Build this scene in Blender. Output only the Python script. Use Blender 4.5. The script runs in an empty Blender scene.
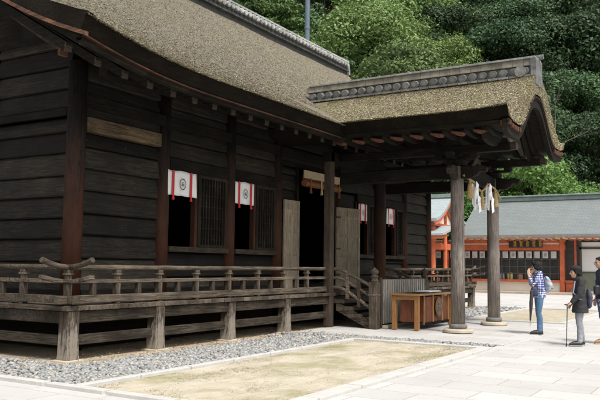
import bpy, math, random
import numpy as np
from mathutils import Vector, Matrix, noise
R = math.radians
rnd = random.Random(7)
S = bpy.context.scene
COL = S.collection
W = bpy.data.worlds.new("World"); S.world = W; W.use_nodes = True

# ------------------------------------------------------------------ materials
def nt(name):
    m = bpy.data.materials.new(name); m.use_nodes = True
    t = m.node_tree; t.nodes.clear()
    o = t.nodes.new('ShaderNodeOutputMaterial'); b = t.nodes.new('ShaderNodeBsdfPrincipled')
    t.links.new(b.outputs[0], o.inputs[0])
    return m, t, b
def N(t, typ, **kw):
    n = t.nodes.new(typ)
    for k, v in kw.items():
        if k.startswith('_'): setattr(n, k[1:], v)
        else:
            key = k.replace('__', ' ')
            n.inputs[key].default_value = v
    return n
def coords(t, scale=(1, 1, 1), loc=(0, 0, 0), rot=(0, 0, 0)):
    c = t.nodes.new('ShaderNodeTexCoord'); m = t.nodes.new('ShaderNodeMapping')
    m.inputs['Scale'].default_value = scale; m.inputs['Location'].default_value = loc; m.inputs['Rotation'].default_value = rot
    t.links.new(c.outputs['Object'], m.inputs[0]); return m.outputs[0]
def ramp(t, fac, stops):
    r = t.nodes.new('ShaderNodeValToRGB'); t.links.new(fac, r.inputs[0])
    e = r.color_ramp.elements
    while len(e) < len(stops): e.new(0.5)
    for i, (p, c) in enumerate(stops):
        e[i].position = p; e[i].color = (c[0], c[1], c[2], 1) if not isinstance(c, (int, float)) else (c, c, c, 1)
    return r.outputs[0]
def noi(t, vec, scale, detail=6, rough=.6, dist=0):
    n = N(t, 'ShaderNodeTexNoise', Scale=scale, Detail=detail, Roughness=rough, Distortion=dist)
    t.links.new(vec, n.inputs['Vector']); return n.outputs['Fac']
def mix(t, fac, a, b, mode='MIX'):
    n = t.nodes.new('ShaderNodeMix'); n.data_type = 'RGBA'; n.blend_type = mode
    for idx, v in ((0, fac), (6, a), (7, b)):
        if isinstance(v, bpy.types.NodeSocket): t.links.new(v, n.inputs[idx])
        elif isinstance(v, (int, float)): n.inputs[idx].default_value = v
        else: n.inputs[idx].default_value = (v[0], v[1], v[2], 1)
    return n.outputs[2]
def bump(t, b, h, strength=.5, dist=.02):
    n = N(t, 'ShaderNodeBump', Strength=strength, Distance=dist)
    t.links.new(h, n.inputs['Height']); t.links.new(n.outputs[0], b.inputs['Normal'])
def mth(t, op, a, b=None):
    n = t.nodes.new('ShaderNodeMath'); n.operation = op
    for i, v in enumerate((a, b)):
        if v is None: continue
        if isinstance(v, (int, float)): n.inputs[i].default_value = v
        else: t.links.new(v, n.inputs[i])
    return n.outputs[0]
def island(t, lo, hi):
    g = t.nodes.new('ShaderNodeNewGeometry')
    m = t.nodes.new('ShaderNodeMapRange'); m.inputs[3].default_value = lo; m.inputs[4].default_value = hi
    t.links.new(g.outputs['Random Per Island'], m.inputs[0]); return m.outputs[0]

def wood(name, c1, c2, axis='x', rough=.75, stain=None, redlow=None, var=.35, bs=.35, spec=.3):
    """aged timber: long grain along one axis, patches, cracks"""
    m, t, b = nt(name)
    sc = {'x': (1.2, 22, 22), 'y': (22, 1.2, 22), 'z': (22, 22, 1.2)}[axis]
    v = coords(t, sc)
    g = noi(t, v, 1.0, 8, .65, .4)
    base = ramp(t, g, [(.25, c2), (.5, [(a + d) / 2 for a, d in zip(c1, c2)]), (.75, c1)])
    g2 = noi(t, v, 2.6, 4, .8, .2)
    base = mix(t, ramp(t, g2, [(.50, 0.), (.60, .8)]), base, [x * .45 for x in c2])
    base = mix(t, ramp(t, g2, [(.36, .45), (.44, 0.)]), base, [min(1, x * 1.35) for x in c1])
    v2 = coords(t, (1, 1, 1))
    p = noi(t, v2, 1.7, 5, .6)
    base = mix(t, ramp(t, p, [(.35, 0.), (.7, .75)]), base, stain or [x * .55 for x in c2])
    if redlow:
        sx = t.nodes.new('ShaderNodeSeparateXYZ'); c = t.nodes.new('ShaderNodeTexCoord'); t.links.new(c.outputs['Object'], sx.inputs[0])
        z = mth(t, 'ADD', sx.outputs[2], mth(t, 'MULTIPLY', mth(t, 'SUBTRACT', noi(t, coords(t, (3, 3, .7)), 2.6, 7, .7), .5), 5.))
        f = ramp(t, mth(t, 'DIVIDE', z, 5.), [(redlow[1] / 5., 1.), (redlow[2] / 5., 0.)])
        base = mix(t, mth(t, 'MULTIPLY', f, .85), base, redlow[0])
    isl = island(t, 1 - var, 1 + var)
    hs = N(t, 'ShaderNodeHueSaturation'); t.links.new(base, hs.inputs['Color']); t.links.new(isl, hs.inputs['Value'])
    t.links.new(hs.outputs[0], b.inputs['Base Color'])
    t.links.new(ramp(t, g, [(0, rough - .12), (1, min(1, rough + .15))]), b.inputs['Roughness'])
    b.inputs['Specular IOR Level'].default_value = spec
    bump(t, b, g, bs, .012)
    return m
DW = {a: wood('dark_timber_' + a, (.030, .025, .018), (.007, .0068, .0054), a, spec=.12, var=.45) for a in 'xyz'}
DPLK = {a: wood('dark_plank_' + a, (.050, .042, .031), (.0065, .0064, .0052), a, var=.6, bs=.8, spec=.22, stain=(.008, .0085, .0075)) for a in 'xy'}
GW = {a: wood('grey_timber_' + a, (.225, .185, .14), (.042, .032, .024), a, var=.4, stain=(.022, .0165, .012), bs=.8, spec=.15) for a in 'xyz'}
GD = {a: wood('grey_dark_timber_' + a, (.125, .102, .078), (.03, .024, .018), a, var=.4, stain=(.014, .0115, .009), bs=.7, spec=.12) for a in 'xyz'}
PIL = wood('hall_pillar', (.034, .028, .023), (.013, .012, .011), 'z', redlow=((.088, .035, .020), .9, 3.9), var=.1, spec=.12)  # red-brown low, dark high: part weather stain, part light painted into the colour
PORP = wood('porch_pillar', (.34, .30, .265), (.14, .118, .10), 'z', stain=(.085, .068, .056), bs=.9, var=.05)
TAN = wood('tan_beam', (.23, .17, .105), (.06, .046, .03), 'x', stain=(.03, .024, .017), spec=.12, bs=.9, var=.1)
TRIM = wood('trim_brown', (.085, .038, .022), (.02, .012, .009), 'x', stain=(.009, .007, .006), var=.2, spec=.12)
LATW = wood('lattice_timber', (.05, .042, .031), (.014, .012, .0095), 'z', stain=(.009, .008, .007), spec=.12)
POSTW = wood('veranda_post_timber', (.19, .152, .115), (.04, .031, .024), 'z', stain=(.024, .018, .014), bs=.8, spec=.12, redlow=((.30, .265, .22), .12, .5))
PALEW = wood('pale_picket', (.62, .585, .53), (.42, .39, .34), 'z', stain=(.28, .26, .23), var=.25)
DOORM = wood('pale_door', (.42, .36, .26), (.25, .21, .15), 'z', stain=(.15, .125, .09), var=.12)
ORW = wood('orange_lit_and_board_end', (.24, .09, .046), (.06, .024, .015), 'x', var=.35)  # orange holds the warm light on rafter sides; also colours the board ends
VERGE = wood('verge_strip', (.23, .11, .06), (.06, .028, .018), 'y', stain=(.025, .015, .011), var=.2)
GOLDW = wood('golden_timber', (.42, .215, .075), (.30, .135, .045), 'z', stain=(.24, .11, .04), var=.12, rough=.5, bs=.15)
GOLDX = wood('golden_timber_flat', (.40, .22, .09), (.25, .125, .05), 'y', stain=(.2, .1, .045), var=.12, rough=.5, bs=.15)
REDW = wood('red_brown_panel', (.25, .085, .038), (.13, .04, .02), 'z', stain=(.09, .03, .016), var=.25, rough=.5, bs=.2)

def flat(name, c, rough=.6, n=.0, scale=6, metal=0., spec=.5, bs=0.):
    m, t, b = nt(name)
    v = coords(t)
    f = noi(t, v, scale, 6)
    col = ramp(t, f, [(.3, [x * (1 - n) for x in c]), (.7, [min(1, x * (1 + n)) for x in c])])
    t.links.new(col, b.inputs['Base Color'])
    b.inputs['Roughness'].default_value = rough; b.inputs['Metallic'].default_value = metal
    b.inputs['Specular IOR Level'].default_value = spec
    if bs: bump(t, b, noi(t, v, scale * 6, 6), bs, .01)
    return m

def thatch(name, ca, cb, moss, mossamt):
    m, t, b = nt(name)
    v = coords(t)
    f1 = noi(t, v, 22, 9, .85); f2 = noi(t, v, 1.1, 6, .65); f3 = noi(t, coords(t, (1, 3.2, 3.2)), 9, 6, .7)
    spk = noi(t, v, 60, 5, .85)
    base = ramp(t, f1, [(.36, [x * .4 for x in cb]), (.46, cb), (.54, ca), (.64, [min(1, x * 1.45) for x in ca])])
    base = mix(t, ramp(t, f3, [(.4, 0.), (.7, .5)]), base, [x * .55 for x in cb])
    base = mix(t, mth(t, 'MULTIPLY', ramp(t, f2, [(.42, 0.), (.62, 1.)]), mossamt), base, moss)
    base = mix(t, ramp(t, spk, [(.51, 0.), (.57, .8)]), base, [x * .3 for x in cb])
    t.links.new(base, b.inputs['Base Color']); b.inputs['Roughness'].default_value = .95
    b.inputs['Specular IOR Level'].default_value = .1
    h = mth(t, 'ADD', f1, mth(t, 'MULTIPLY', spk, .7)); h = mth(t, 'ADD', h, f3)
    bump(t, b, h, 1.0, .045)
    return m
TH = thatch('bark_thatch', (.44, .40, .325), (.27, .24, .19), (.33, .31, .19), .5)
TH2 = thatch('bark_thatch_olive', (.40, .35, .25), (.25, .215, .15), (.30, .28, .14), .6)
def fibremat(name, cols, moss):
    m, t, b = nt(name)
    g = t.nodes.new('ShaderNodeNewGeometry')
    base = ramp(t, g.outputs['Random Per Island'], [(0, cols[0]), (.35, cols[1]), (.8, cols[2]), (1, cols[3])])
    base = mix(t, ramp(t, noi(t, coords(t), .9, 6, .7), [(.42, 0.), (.66, .75)]), base, moss)
    base = mix(t, ramp(t, noi(t, coords(t, (1.6, .35, .35)), 1.3, 6, .7), [(.46, 0.), (.68, .55)]), base, [x * .45 for x in cols[1]])
    t.links.new(base, b.inputs['Base Color']); b.inputs['Roughness'].default_value = .95; b.inputs['Specular IOR Level'].default_value = .05
    return m
FIB = fibremat('bark_fibre', ((.28, .24, .175), (.39, .345, .26), (.50, .445, .34), (.60, .545, .43)), (.40, .375, .22))
FIB2 = fibremat('bark_fibre_olive', ((.26, .215, .14), (.38, .33, .22), (.49, .425, .29), (.59, .53, .385)), (.37, .345, .185))
CUT = wood('cut_bark_edge', (.022, .018, .013), (.008, .007, .0055), 'x', bs=.8, spec=.05)  # dark stained bark, with the shade of the undercut eave painted in

def tile(name, c, c2):
    m, t, b = nt(name)
    v = coords(t); f = noi(t, v, 7, 6, .7)
    base = ramp(t, f, [(.3, c2), (.65, c)])
    hs = N(t, 'ShaderNodeHueSaturation'); t.links.new(base, hs.inputs['Color']); t.links.new(island(t, .7, 1.3), hs.inputs['Value'])
    t.links.new(hs.outputs[0], b.inputs['Base Color']); b.inputs['Roughness'].default_value = .6
    bump(t, b, noi(t, v, 30, 6), .3, .01)
    return m
TILE = tile('ridge_tile', (.20, .205, .20), (.06, .063, .06))
TILEL = tile('pale_tile', (.34, .35, .35), (.12, .125, .125))
TILEW = tile('white_tile_end', (.48, .49, .48), (.2, .205, .2))
RDK = tile('shadowed_ridge_body', (.06, .062, .06), (.02, .021, .02))  # near-black stands in for the shadow below the ridge cap
TILED = tile('dark_round_tile', (.19, .195, .19), (.065, .067, .065))
CAP = tile('ridge_cap', (.22, .205, .165), (.10, .092, .072))

def stone(name, c, var=.25, scale=3, bs=.4):
    m, t, b = nt(name)
    v = coords(t); f = noi(t, v, scale, 8, .7); f2 = noi(t, v, scale * 14, 4, .7)
    base = ramp(t, f, [(.3, [x * (1 - var) for x in c]), (.7, [min(1, x * (1 + var * .6)) for x in c])])
    base = mix(t, ramp(t, f2, [(.5, 0.), (.75, .4)]), base, [x * .6 for x in c])
    t.links.new(base, b.inputs['Base Color']); b.inputs['Roughness'].default_value = .85
    bump(t, b, f2, bs, .01)
    return m
KERB = stone('kerb_granite', (.50, .49, .46), .15)
PSTONE = stone('pillar_stone', (.46, .40, .31), .25)

def paving():
    m, t, b = nt('paving_slabs')
    v = coords(t, (1, 1, 1), rot=(0, 0, R(90)))
    br = N(t, 'ShaderNodeTexBrick', Scale=1., Mortar__Size=.007)
    br.inputs['Brick Width'].default_value = 1.1; br.inputs['Row Height'].default_value = .58
    br.inputs['Color1'].default_value = (.545, .53, .51, 1); br.inputs['Color2'].default_value = (.44, .43, .415, 1)
    br.inputs['Mortar'].default_value = (.30, .285, .25, 1); br.inputs['Mortar Smooth'].default_value = .25; br.inputs['Bias'].default_value = 0.
    br.offset = .5; br.offset_frequency = 2
    t.links.new(v, br.inputs['Vector'])
    v2 = coords(t)
    f = noi(t, v2, .9, 8, .65); g = noi(t, v2, 18, 8, .75)
    base = mix(t, ramp(t, f, [(.42, 0.), (.72, .4)]), br.outputs['Color'], (.36, .345, .31))
    base = mix(t, ramp(t, g, [(.5, 0.), (.72, .3)]), base, (.33, .315, .29))
    base = mix(t, ramp(t, noi(t, v2, 3.1, 9, .75, .6), [(.56, 0.), (.70, .35)]), base, (.30, .28, .24))
    t.links.new(base, b.inputs['Base Color']); b.inputs['Roughness'].default_value = .8
    h = mth(t, 'SUBTRACT', mth(t, 'MULTIPLY', g, .25), br.outputs['Fac'])
    bump(t, b, h, .5, .01)
    return m
PAVE = paving()

def ground_mix(name, a, b_, c, scale=2.2, lo=.4, hi=.6):
    m, t, b = nt(name)
    v = coords(t, (1, 1, 1))
    f = noi(t, coords(t, (.7, 1.6, 1)), scale, 9, .68, .5); g = noi(t, v, 40, 6, .75)
    base = ramp(t, f, [(lo, a), ((lo + hi) / 2, [(x + y) / 2 for x, y in zip(a, b_)]), (hi, b_)])
    base = mix(t, ramp(t, noi(t, v, scale * .45, 6, .6), [(.48, 0.), (.68, .8)]), base, c)
    base = mix(t, ramp(t, g, [(.45, 0.), (.75, .5)]), base, [x * .55 for x in a])
    t.links.new(base, b.inputs['Base Color']); b.inputs['Roughness'].default_value = .95
    b.inputs['Specular IOR Level'].default_value = .1
    bump(t, b, mth(t, 'ADD', g, f), .6, .02)
    return m
MOSS = ground_mix('moss_ground', (.565, .505, .41), (.46, .41, .31), (.25, .24, .10))
SAND = ground_mix('sand_ground', (.50, .45, .36), (.42, .37, .28), (.33, .30, .2))
SOIL = ground_mix('bare_soil', (.50, .42, .31), (.38, .31, .22), (.22, .16, .10))
HILLM = ground_mix('hill_floor', (.04, .07, .025), (.055, .09, .03), (.05, .06, .025), .4)

def pebble_mat():
    m, t, b = nt('pebbles')
    g = t.nodes.new('ShaderNodeNewGeometry')
    base = ramp(t, g.outputs['Random Per Island'], [(0., (.15, .155, .16)), (.22, (.22, .23, .24)), (.5, (.31, .315, .31)), (.72, (.28, .27, .24)), (.88, (.44, .435, .41)), (1, (.36, .33, .27))])
    base = mix(t, ramp(t, noi(t, coords(t), 30, 5), [(.4, 0.), (.8, .4)]), base, (.2, .19, .17))
    t.links.new(base, b.inputs['Base Color']); b.inputs['Roughness'].default_value = .75
    return m
PEB = pebble_mat()
GRAVBED = stone('gravel_bed', (.2, .195, .18), .4, 20, 1.)

def leafmat(name, c1, c2, c3, tr=.25):
    m, t, b = nt(name)
    g = t.nodes.new('ShaderNodeNewGeometry'); oi = t.nodes.new('ShaderNodeObjectInfo')
    base = ramp(t, g.outputs['Random Per Island'], [(0, c1), (.55, c2), (1, c3)])
    f = noi(t, coords(t), .55, 3, .5)
    base = mix(t, ramp(t, f, [(.35, 0.), (.7, .55)]), base, c1)
    hs = N(t, 'ShaderNodeHueSaturation'); t.links.new(base, hs.inputs['Color'])
    mr = t.nodes.new('ShaderNodeMapRange'); mr.inputs[3].default_value = .72; mr.inputs[4].default_value = 1.3
    t.links.new(oi.outputs['Random'], mr.inputs[0]); t.links.new(mr.outputs[0], hs.inputs['Value'])
    mr2 = t.nodes.new('ShaderNodeMapRange'); mr2.inputs[3].default_value = .487; mr2.inputs[4].default_value = .512
    t.links.new(mth(t, 'FRACT', mth(t, 'MULTIPLY', oi.outputs['Random'], 7.3)), mr2.inputs[0]); t.links.new(mr2.outputs[0], hs.inputs['Hue'])
    t.links.new(hs.outputs[0], b.inputs['Base Color']); b.inputs['Roughness'].default_value = .55
    b.inputs['Specular IOR Level'].default_value = .35
    tl = t.nodes.new('ShaderNodeBsdfTranslucent'); t.links.new(hs.outputs[0], tl.inputs[0])
    ms = t.nodes.new('ShaderNodeMixShader'); ms.inputs[0].default_value = tr
    out = [n for n in t.nodes if n.type == 'OUTPUT_MATERIAL'][0]
    t.links.new(b.outputs[0], ms.inputs[1]); t.links.new(tl.outputs[0], ms.inputs[2]); t.links.new(ms.outputs[0], out.inputs[0])
    return m
LF = {
 'mid': leafmat('leaf_mid', (.085, .155, .05), (.15, .245, .075), (.25, .36, .12)),
 'dark': leafmat('leaf_dark', (.036, .08, .036), (.07, .132, .055), (.125, .205, .08)),
 'yellow': leafmat('leaf_yellow', (.13, .215, .06), (.225, .335, .10), (.36, .47, .165)),
 'blue': leafmat('leaf_cool', (.07, .14, .07), (.135, .225, .10), (.22, .33, .15)),
 'bright': leafmat('leaf_bright', (.09, .19, .05), (.16, .30, .075), (.26, .43, .12), .35),
}
BARK = wood('tree_bark', (.12, .10, .075), (.045, .038, .03), 'z', bs=.8)
DEADW = wood('pale_dead_wood', (.36, .32, .26), (.2, .17, .13), 'z')
BLACK = flat('interior_black', (.010, .011, .010), .9)
WHITE = flat('white_cloth', (.80, .80, .80), .8, .05, 5)
PAPER = flat('white_paper', (.82, .82, .84), .7, .03, 9)
CRESTM = flat('crest_ink', (.03, .03, .035), .8)
REDR = flat('red_ribbon', (.55, .025, .03), .7, .15, 20)
VERM = flat('vermilion_paint', (.50, .12, .045), .65, .22, 2.5, bs=.3)
EAVEB = flat('eave_brown', (.22, .12, .075), .7, .2, 3)
VERMD = flat('vermilion_dark', (.40, .09, .035), .6, .2, 3)
NOTE = flat('notice_paper', (.50, .49, .47), .8, .25, 4)
PLAST = flat('cream_plaster', (.82, .76, .64), .85, .07, 1.2)
WPLAST = flat('white_plaster', (.74, .75, .74), .8, .05, 1)
GOLD = flat('gold_leaf', (.75, .48, .12), .35, .15, 8, metal=.7)
DKG = flat('dark_window', (.055, .06, .058), .25, .3, 2)
DFR = flat('dark_frame', (.075, .068, .06), .6, .2, 6)
IRON = flat('dark_iron', (.05, .05, .05), .5, .3, 8, metal=.5)
STRAW = wood('straw', (.50, .37, .17), (.34, .235, .1), 'x', stain=(.3, .21, .09), var=.2)
BLIND = wood('bamboo_blind', (.33, .14, .06), (.2, .08, .035), 'x', stain=(.16, .06, .03), var=.3)
PALEC = flat('pale_valance', (.52, .42, .27), .85, .12, 8)
BASEST = stone('platform_stone', (.40, .33, .27), .2, 2)
POLEM = flat('painted_steel_pole', (.10, .145, .18), .45, .15, 2)

def copper(name, c1, c2, ribs=3.0):
    m, t, b = nt(name)
    v = coords(t)
    w = N(t, 'ShaderNodeTexWave', Scale=ribs, Distortion=.0); w.bands_direction = 'Y'; w.wave_profile = 'SAW'
    t.links.new(v, w.inputs['Vector'])
    br = N(t, 'ShaderNodeTexBrick', Scale=1., Mortar__Size=.02); br.inputs['Brick Width'].default_value = .38; br.inputs['Row Height'].default_value = .16
    br.inputs['Color1'].default_value = (*c1, 1); br.inputs['Color2'].default_value = (*[x * .86 for x in c1], 1); br.inputs['Mortar'].default_value = (*c2, 1)
    vv = coords(t, (1, 1, 1), rot=(0, 0, R(90))); t.links.new(vv, br.inputs['Vector'])
    base = mix(t, ramp(t, noi(t, v, .8, 7, .7), [(.4, 0.), (.7, .55)]), br.outputs['Color'], c2)
    t.links.new(base, b.inputs['Base Color']); b.inputs['Roughness'].default_value = .55
    bump(t, b, br.outputs['Fac'], .3, -.02)
    return m
COPP = copper('copper_shingle', (.20, .225, .222), (.135, .155, .155))
COPL = copper('copper_shingle_pale', (.36, .41, .42), (.27, .31, .32))
COPG = flat('copper_green_ridge', (.19, .24, .22), .6, .25, 2)

# ------------------------------------------------------------------ mesh helper
EACH = {'brace', 'side_brace', 'window_post', 'lintel', 'cross_beam', 'window_sill', 'door_post', 'window_board', 'stile', 'gilt_fitting', 'strap', 'veranda_beam', 'screen_frame', 'gable_strut', 'rail', 'hinge', 'floor_board', 'base_wall', 'side_beam', 'beam'}
class MB:
    def __init__(s): s.v = []; s.f = []; s.mi = []; s.cur = 0; s.cuts = []
    def add(s, vs, fs):
        o = len(s.v); s.cuts.append((o, len(s.f))); s.v += [tuple(p) for p in vs]
        for f in fs: s.f.append([i + o for i in f]); s.mi.append(s.cur)
        return s
    def box(s, x0, x1, y0, y1, z0, z1):
        vs = [(x, y, z) for z in (z0, z1) for y in (y0, y1) for x in (x0, x1)]
        return s.add(vs, [(0, 2, 3, 1), (4, 5, 7, 6), (0, 1, 5, 4), (2, 6, 7, 3), (0, 4, 6, 2), (1, 3, 7, 5)])
    def bar(s, a, b, w, h, up=(0, 0, 1)):
        a = Vector(a); b = Vector(b); d = (b - a).normalized(); u = Vector(up)
        r = d.cross(u); r.normalize(); u = r.cross(d)
        vs = [p + r * (w / 2 * i) + u * (h / 2 * j) for p in (a, b) for (i, j) in ((-1, -1), (1, -1), (1, 1), (-1, 1))]
        return s.add(vs, [(0, 1, 2, 3), (7, 6, 5, 4), (0, 4, 5, 1), (1, 5, 6, 2), (2, 6, 7, 3), (3, 7, 4, 0)])
    def tube(s, pts, rad, n=12, cap=True):
        pts = [Vector(p) for p in pts]; m = len(pts); vs = []
        if not hasattr(rad, '__len__'): rad = [rad] * m
        prev = None
        for i, p in enumerate(pts):
            d = (pts[min(i + 1, m - 1)] - pts[max(i - 1, 0)])
            if d.length < 1e-9: d = Vector((0, 0, 1))
            d.normalize()
            if prev is None:
                a = Vector((0, 0, 1)) if abs(d.z) < .9 else Vector((1, 0, 0))
                r = d.cross(a).normalized()
            else: r = (prev - d * prev.dot(d)).normalized()
            prev = r; u = d.cross(r)
            for k in range(n):
                an = 2 * math.pi * k / n
                q = rad[i]
                rx, ry = q if hasattr(q, '__len__') else (q, q)
                vs.append(p + r * (math.cos(an) * rx) + u * (math.sin(an) * ry))
        fs = []
        for i in range(m - 1):
            for k in range(n):
                a = i * n + k; b = i * n + (k + 1) % n
                fs.append((a, b, b + n, a + n))
        if cap:
            fs.append(tuple(range(n))[::-1]); fs.append(tuple(range((m - 1) * n, m * n)))
        return s.add(vs, fs)
    def cyl(s, x, y, z0, z1, r, n=20, r2=None):
        return s.tube([(x, y, z0), (x, y, z1)], [r, r2 if r2 is not None else r], n)
    def lathe(s, x, y, prof, n=20):
        return s.tube([(x, y, z) for r, z in prof], [max(r, .001) for r, z in prof], n)
    def prism(s, poly, axis, a0, a1):
        """2D polygon extruded along axis; poly coords are the other two axes in order"""
        def P(p, a):
            return {'x': (a, p[0], p[1]), 'y': (p[0], a, p[1]), 'z': (p[0], p[1], a)}[axis]
        n = len(poly); vs = [P(p, a0) for p in poly] + [P(p, a1) for p in poly]
        fs = [tuple(range(n)), tuple(range(2 * n - 1, n - 1, -1))]
        for i in range(n): j = (i + 1) % n; fs.append((j, i, i + n, j + n))
        return s.add(vs, fs)
    def strip(s, top, bot, axis, a0, a1):
        """solid between two polylines (same length) extruded along axis"""
        def P(p, a):
            return {'x': (a, p[0], p[1]), 'y': (p[0], a, p[1]), 'z': (p[0], p[1], a)}[axis]
        n = len(top); vs = [P(p, a) for a in (a0, a1) for p in top] + [P(p, a) for a in (a0, a1) for p in bot]
        fs = []
        for i in range(n - 1):
            fs += [(i, i + 1, n + i + 1, n + i), (2 * n + i, 3 * n + i, 3 * n + i + 1, 2 * n + i + 1),
                   (i, 2 * n + i, 2 * n + i + 1, i + 1), (n + i, n + i + 1, 3 * n + i + 1, 3 * n + i)]
        fs += [(0, n, 3 * n, 2 * n), (n - 1, 3 * n - 1, 4 * n - 1, 2 * n - 1)]
        return s.add(vs, fs)
    def build(s, name, mat, parent=None, bevel=0, smooth=False, local=False, each=False):
        if name in EACH and parent is not None and not isinstance(mat, (list, tuple)) and len(s.cuts) > 1:
            r = None
            for (v0, f0), (v1, f1) in zip(s.cuts, s.cuts[1:] + [(len(s.v), len(s.f))]):
                q = MB(); q.add(s.v[v0:v1], [[i - v0 for i in f] for f in s.f[f0:f1]]); r = q.build(name, mat, parent, bevel, smooth, local)
            return r
        me = bpy.data.meshes.new(name)
        off = Vector((0, 0, 0))
        if parent is not None and not local: off = wpos(parent)
        vs = [(p[0] - off.x, p[1] - off.y, p[2] - off.z) for p in s.v]
        me.from_pydata(vs, [], s.f); me.validate()
        import bmesh
        bm = bmesh.new(); bm.from_mesh(me); bmesh.ops.recalc_face_normals(bm, faces=bm.faces); bm.to_mesh(me); bm.free()
        for mm in (mat if isinstance(mat, (list, tuple)) else [mat]): me.materials.append(mm)
        if isinstance(mat, (list, tuple)):
            for i, p in enumerate(me.polygons): p.material_index = s.mi[i] if i < len(s.mi) else 0
        if smooth:
            for p in me.polygons: p.use_smooth = True
        o = bpy.data.objects.new(name, me); COL.objects.link(o)
        if parent is not None: o.parent = parent
        if bevel:
            b = o.modifiers.new('bevel', 'BEVEL'); b.width = bevel; b.segments = 2; b.limit_method = 'ANGLE'; b.angle_limit = R(40)
        return o
def wpos(o):
    p = Vector((0, 0, 0))
    while o is not None: p += o.location; o = o.parent
    return p
def thing(name, label, cat, loc=(0, 0, 0), rz=0, group=None):
    o = bpy.data.objects.new(name, None); COL.objects.link(o); o.location = loc; o.rotation_euler = (0, 0, rz)
    o.empty_display_size = .1; return tag(o, label, cat, group)
def tag(o, label, cat, group=None, kind=None):
    if label: o['label'] = label
    if cat: o['category'] = cat
    if group: o['group'] = group
    if kind: o['kind'] = kind
    return o
def struct(o, label=None):
    o['kind'] = 'structure'
    if label: o['label'] = label
    return o
def kids(o, _c={}):
    return [c for c in bpy.data.objects if c.parent == o]
def copy_tree(o, parent=None):
    c = o.copy(); COL.objects.link(c); c.parent = parent
    for ch in kids(o): copy_tree(ch, c)
    return c
def dup(o, parent, loc):
    c = o.copy(); COL.objects.link(c); c.parent = parent; c.location = loc; return c

# ------------------------------------------------------------------ GROUND
XP = 17.15     # porch centre
g = MB(); g.add([(-60, -80, -.06), (300, -80, -.06), (300, 220, -.06), (-60, 220, -.06)], [(0, 1, 2, 3)])
struct(g.build('ground', SOIL))
p = MB(); p.add([(-8, -30, 0), (48, -30, 0), (48, 26, 0), (-8, 26, 0)], [(0, 1, 2, 3)])
struct(p.build('paving', PAVE), 'pale stone paving of the shrine court')
def sheet(name, mat, x0, x1, y0, y1, z, label=None):
    m = MB(); m.add([(x0, y0, z), (x1, y0, z), (x1, y1, z), (x0, y1, z)], [(0, 1, 2, 3)])
    return struct(m.build(name, mat), label)
sheet('soil_ground', SOIL, 6.1, 27.9, 7.0, 26, .004, 'bare soil under and around the raised hall')
sheet('moss_ground', MOSS, 6.16, 13.1, 4.2, 6.62, .012, 'sandy rectangle with moss patches beside the path')
sheet('sand_ground', SAND, 20.5, 27.2, 4.36, 6.75, .012, 'sandy rectangle beyond the porch')
m = MB(); m.box(13.98, 20.2, 4.0, 8.55, -.04, .016); struct(m.build('porch_floor', PAVE), 'stone floor under the porch')
sheet('gravel_bed', GRAVBED, 6.16, 13.95, 6.7, 8.25, .010)
sheet('gravel_bed', GRAVBED, 6.16, 7.3, 8.25, 18, .011)
sheet('gravel_bed', GRAVBED, 13.28, 13.95, 4.1, 6.7, .011)
sheet('gravel_bed', GRAVBED, 20.3, 27.8, 6.95, 8.45, .010)
k = MB()
def kerbrun(a, b, w, z1=.045, z0=-.05, L=.95):
    a = Vector(a); b = Vector(b); d = (b - a); n = max(1, int(d.length / L)); 
    for i in range(n):
        p0 = a + d * (i / n); p1 = a + d * ((i + 1) / n - .004)
        if abs(d.x) > abs(d.y): k.box(p0.x, p1.x, a.y - w / 2, a.y + w / 2, z0, z1 + rnd.uniform(-.003, .003))
        else: k.box(a.x - w / 2, a.x + w / 2, min(p0.y, p1.y), max(p0.y, p1.y), z0, z1 + rnd.uniform(-.003, .003))
kerbrun((6.0, 4.1, 0), (13.2, 4.1, 0), .22)
kerbrun((6.16, 6.72, 0), (13.1, 6.72, 0), .12)
kerbrun((6.08, 4.22, 0), (6.08, 18, 0), .13)
kerbrun((13.19, 4.0, 0), (13.19, 6.78, 0), .17)
kerbrun((20.3, 4.27, 0), (27.3, 4.27, 0), .16); kerbrun((20.3, 6.85, 0), (27.3, 6.85, 0), .12)
kerbrun((27.3, 4.2, 0), (27.3, 8.6, 0), .14); kerbrun((20.35, 4.35, 0), (20.35, 6.79, 0), .14)
kerbrun((13.96, 4.0, 0), (13.96, 8.3, 0), .12, .03)
struct(k.build('kerb', KERB, bevel=.008), 'pale granite kerbs edging the gravel and sand')

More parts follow.
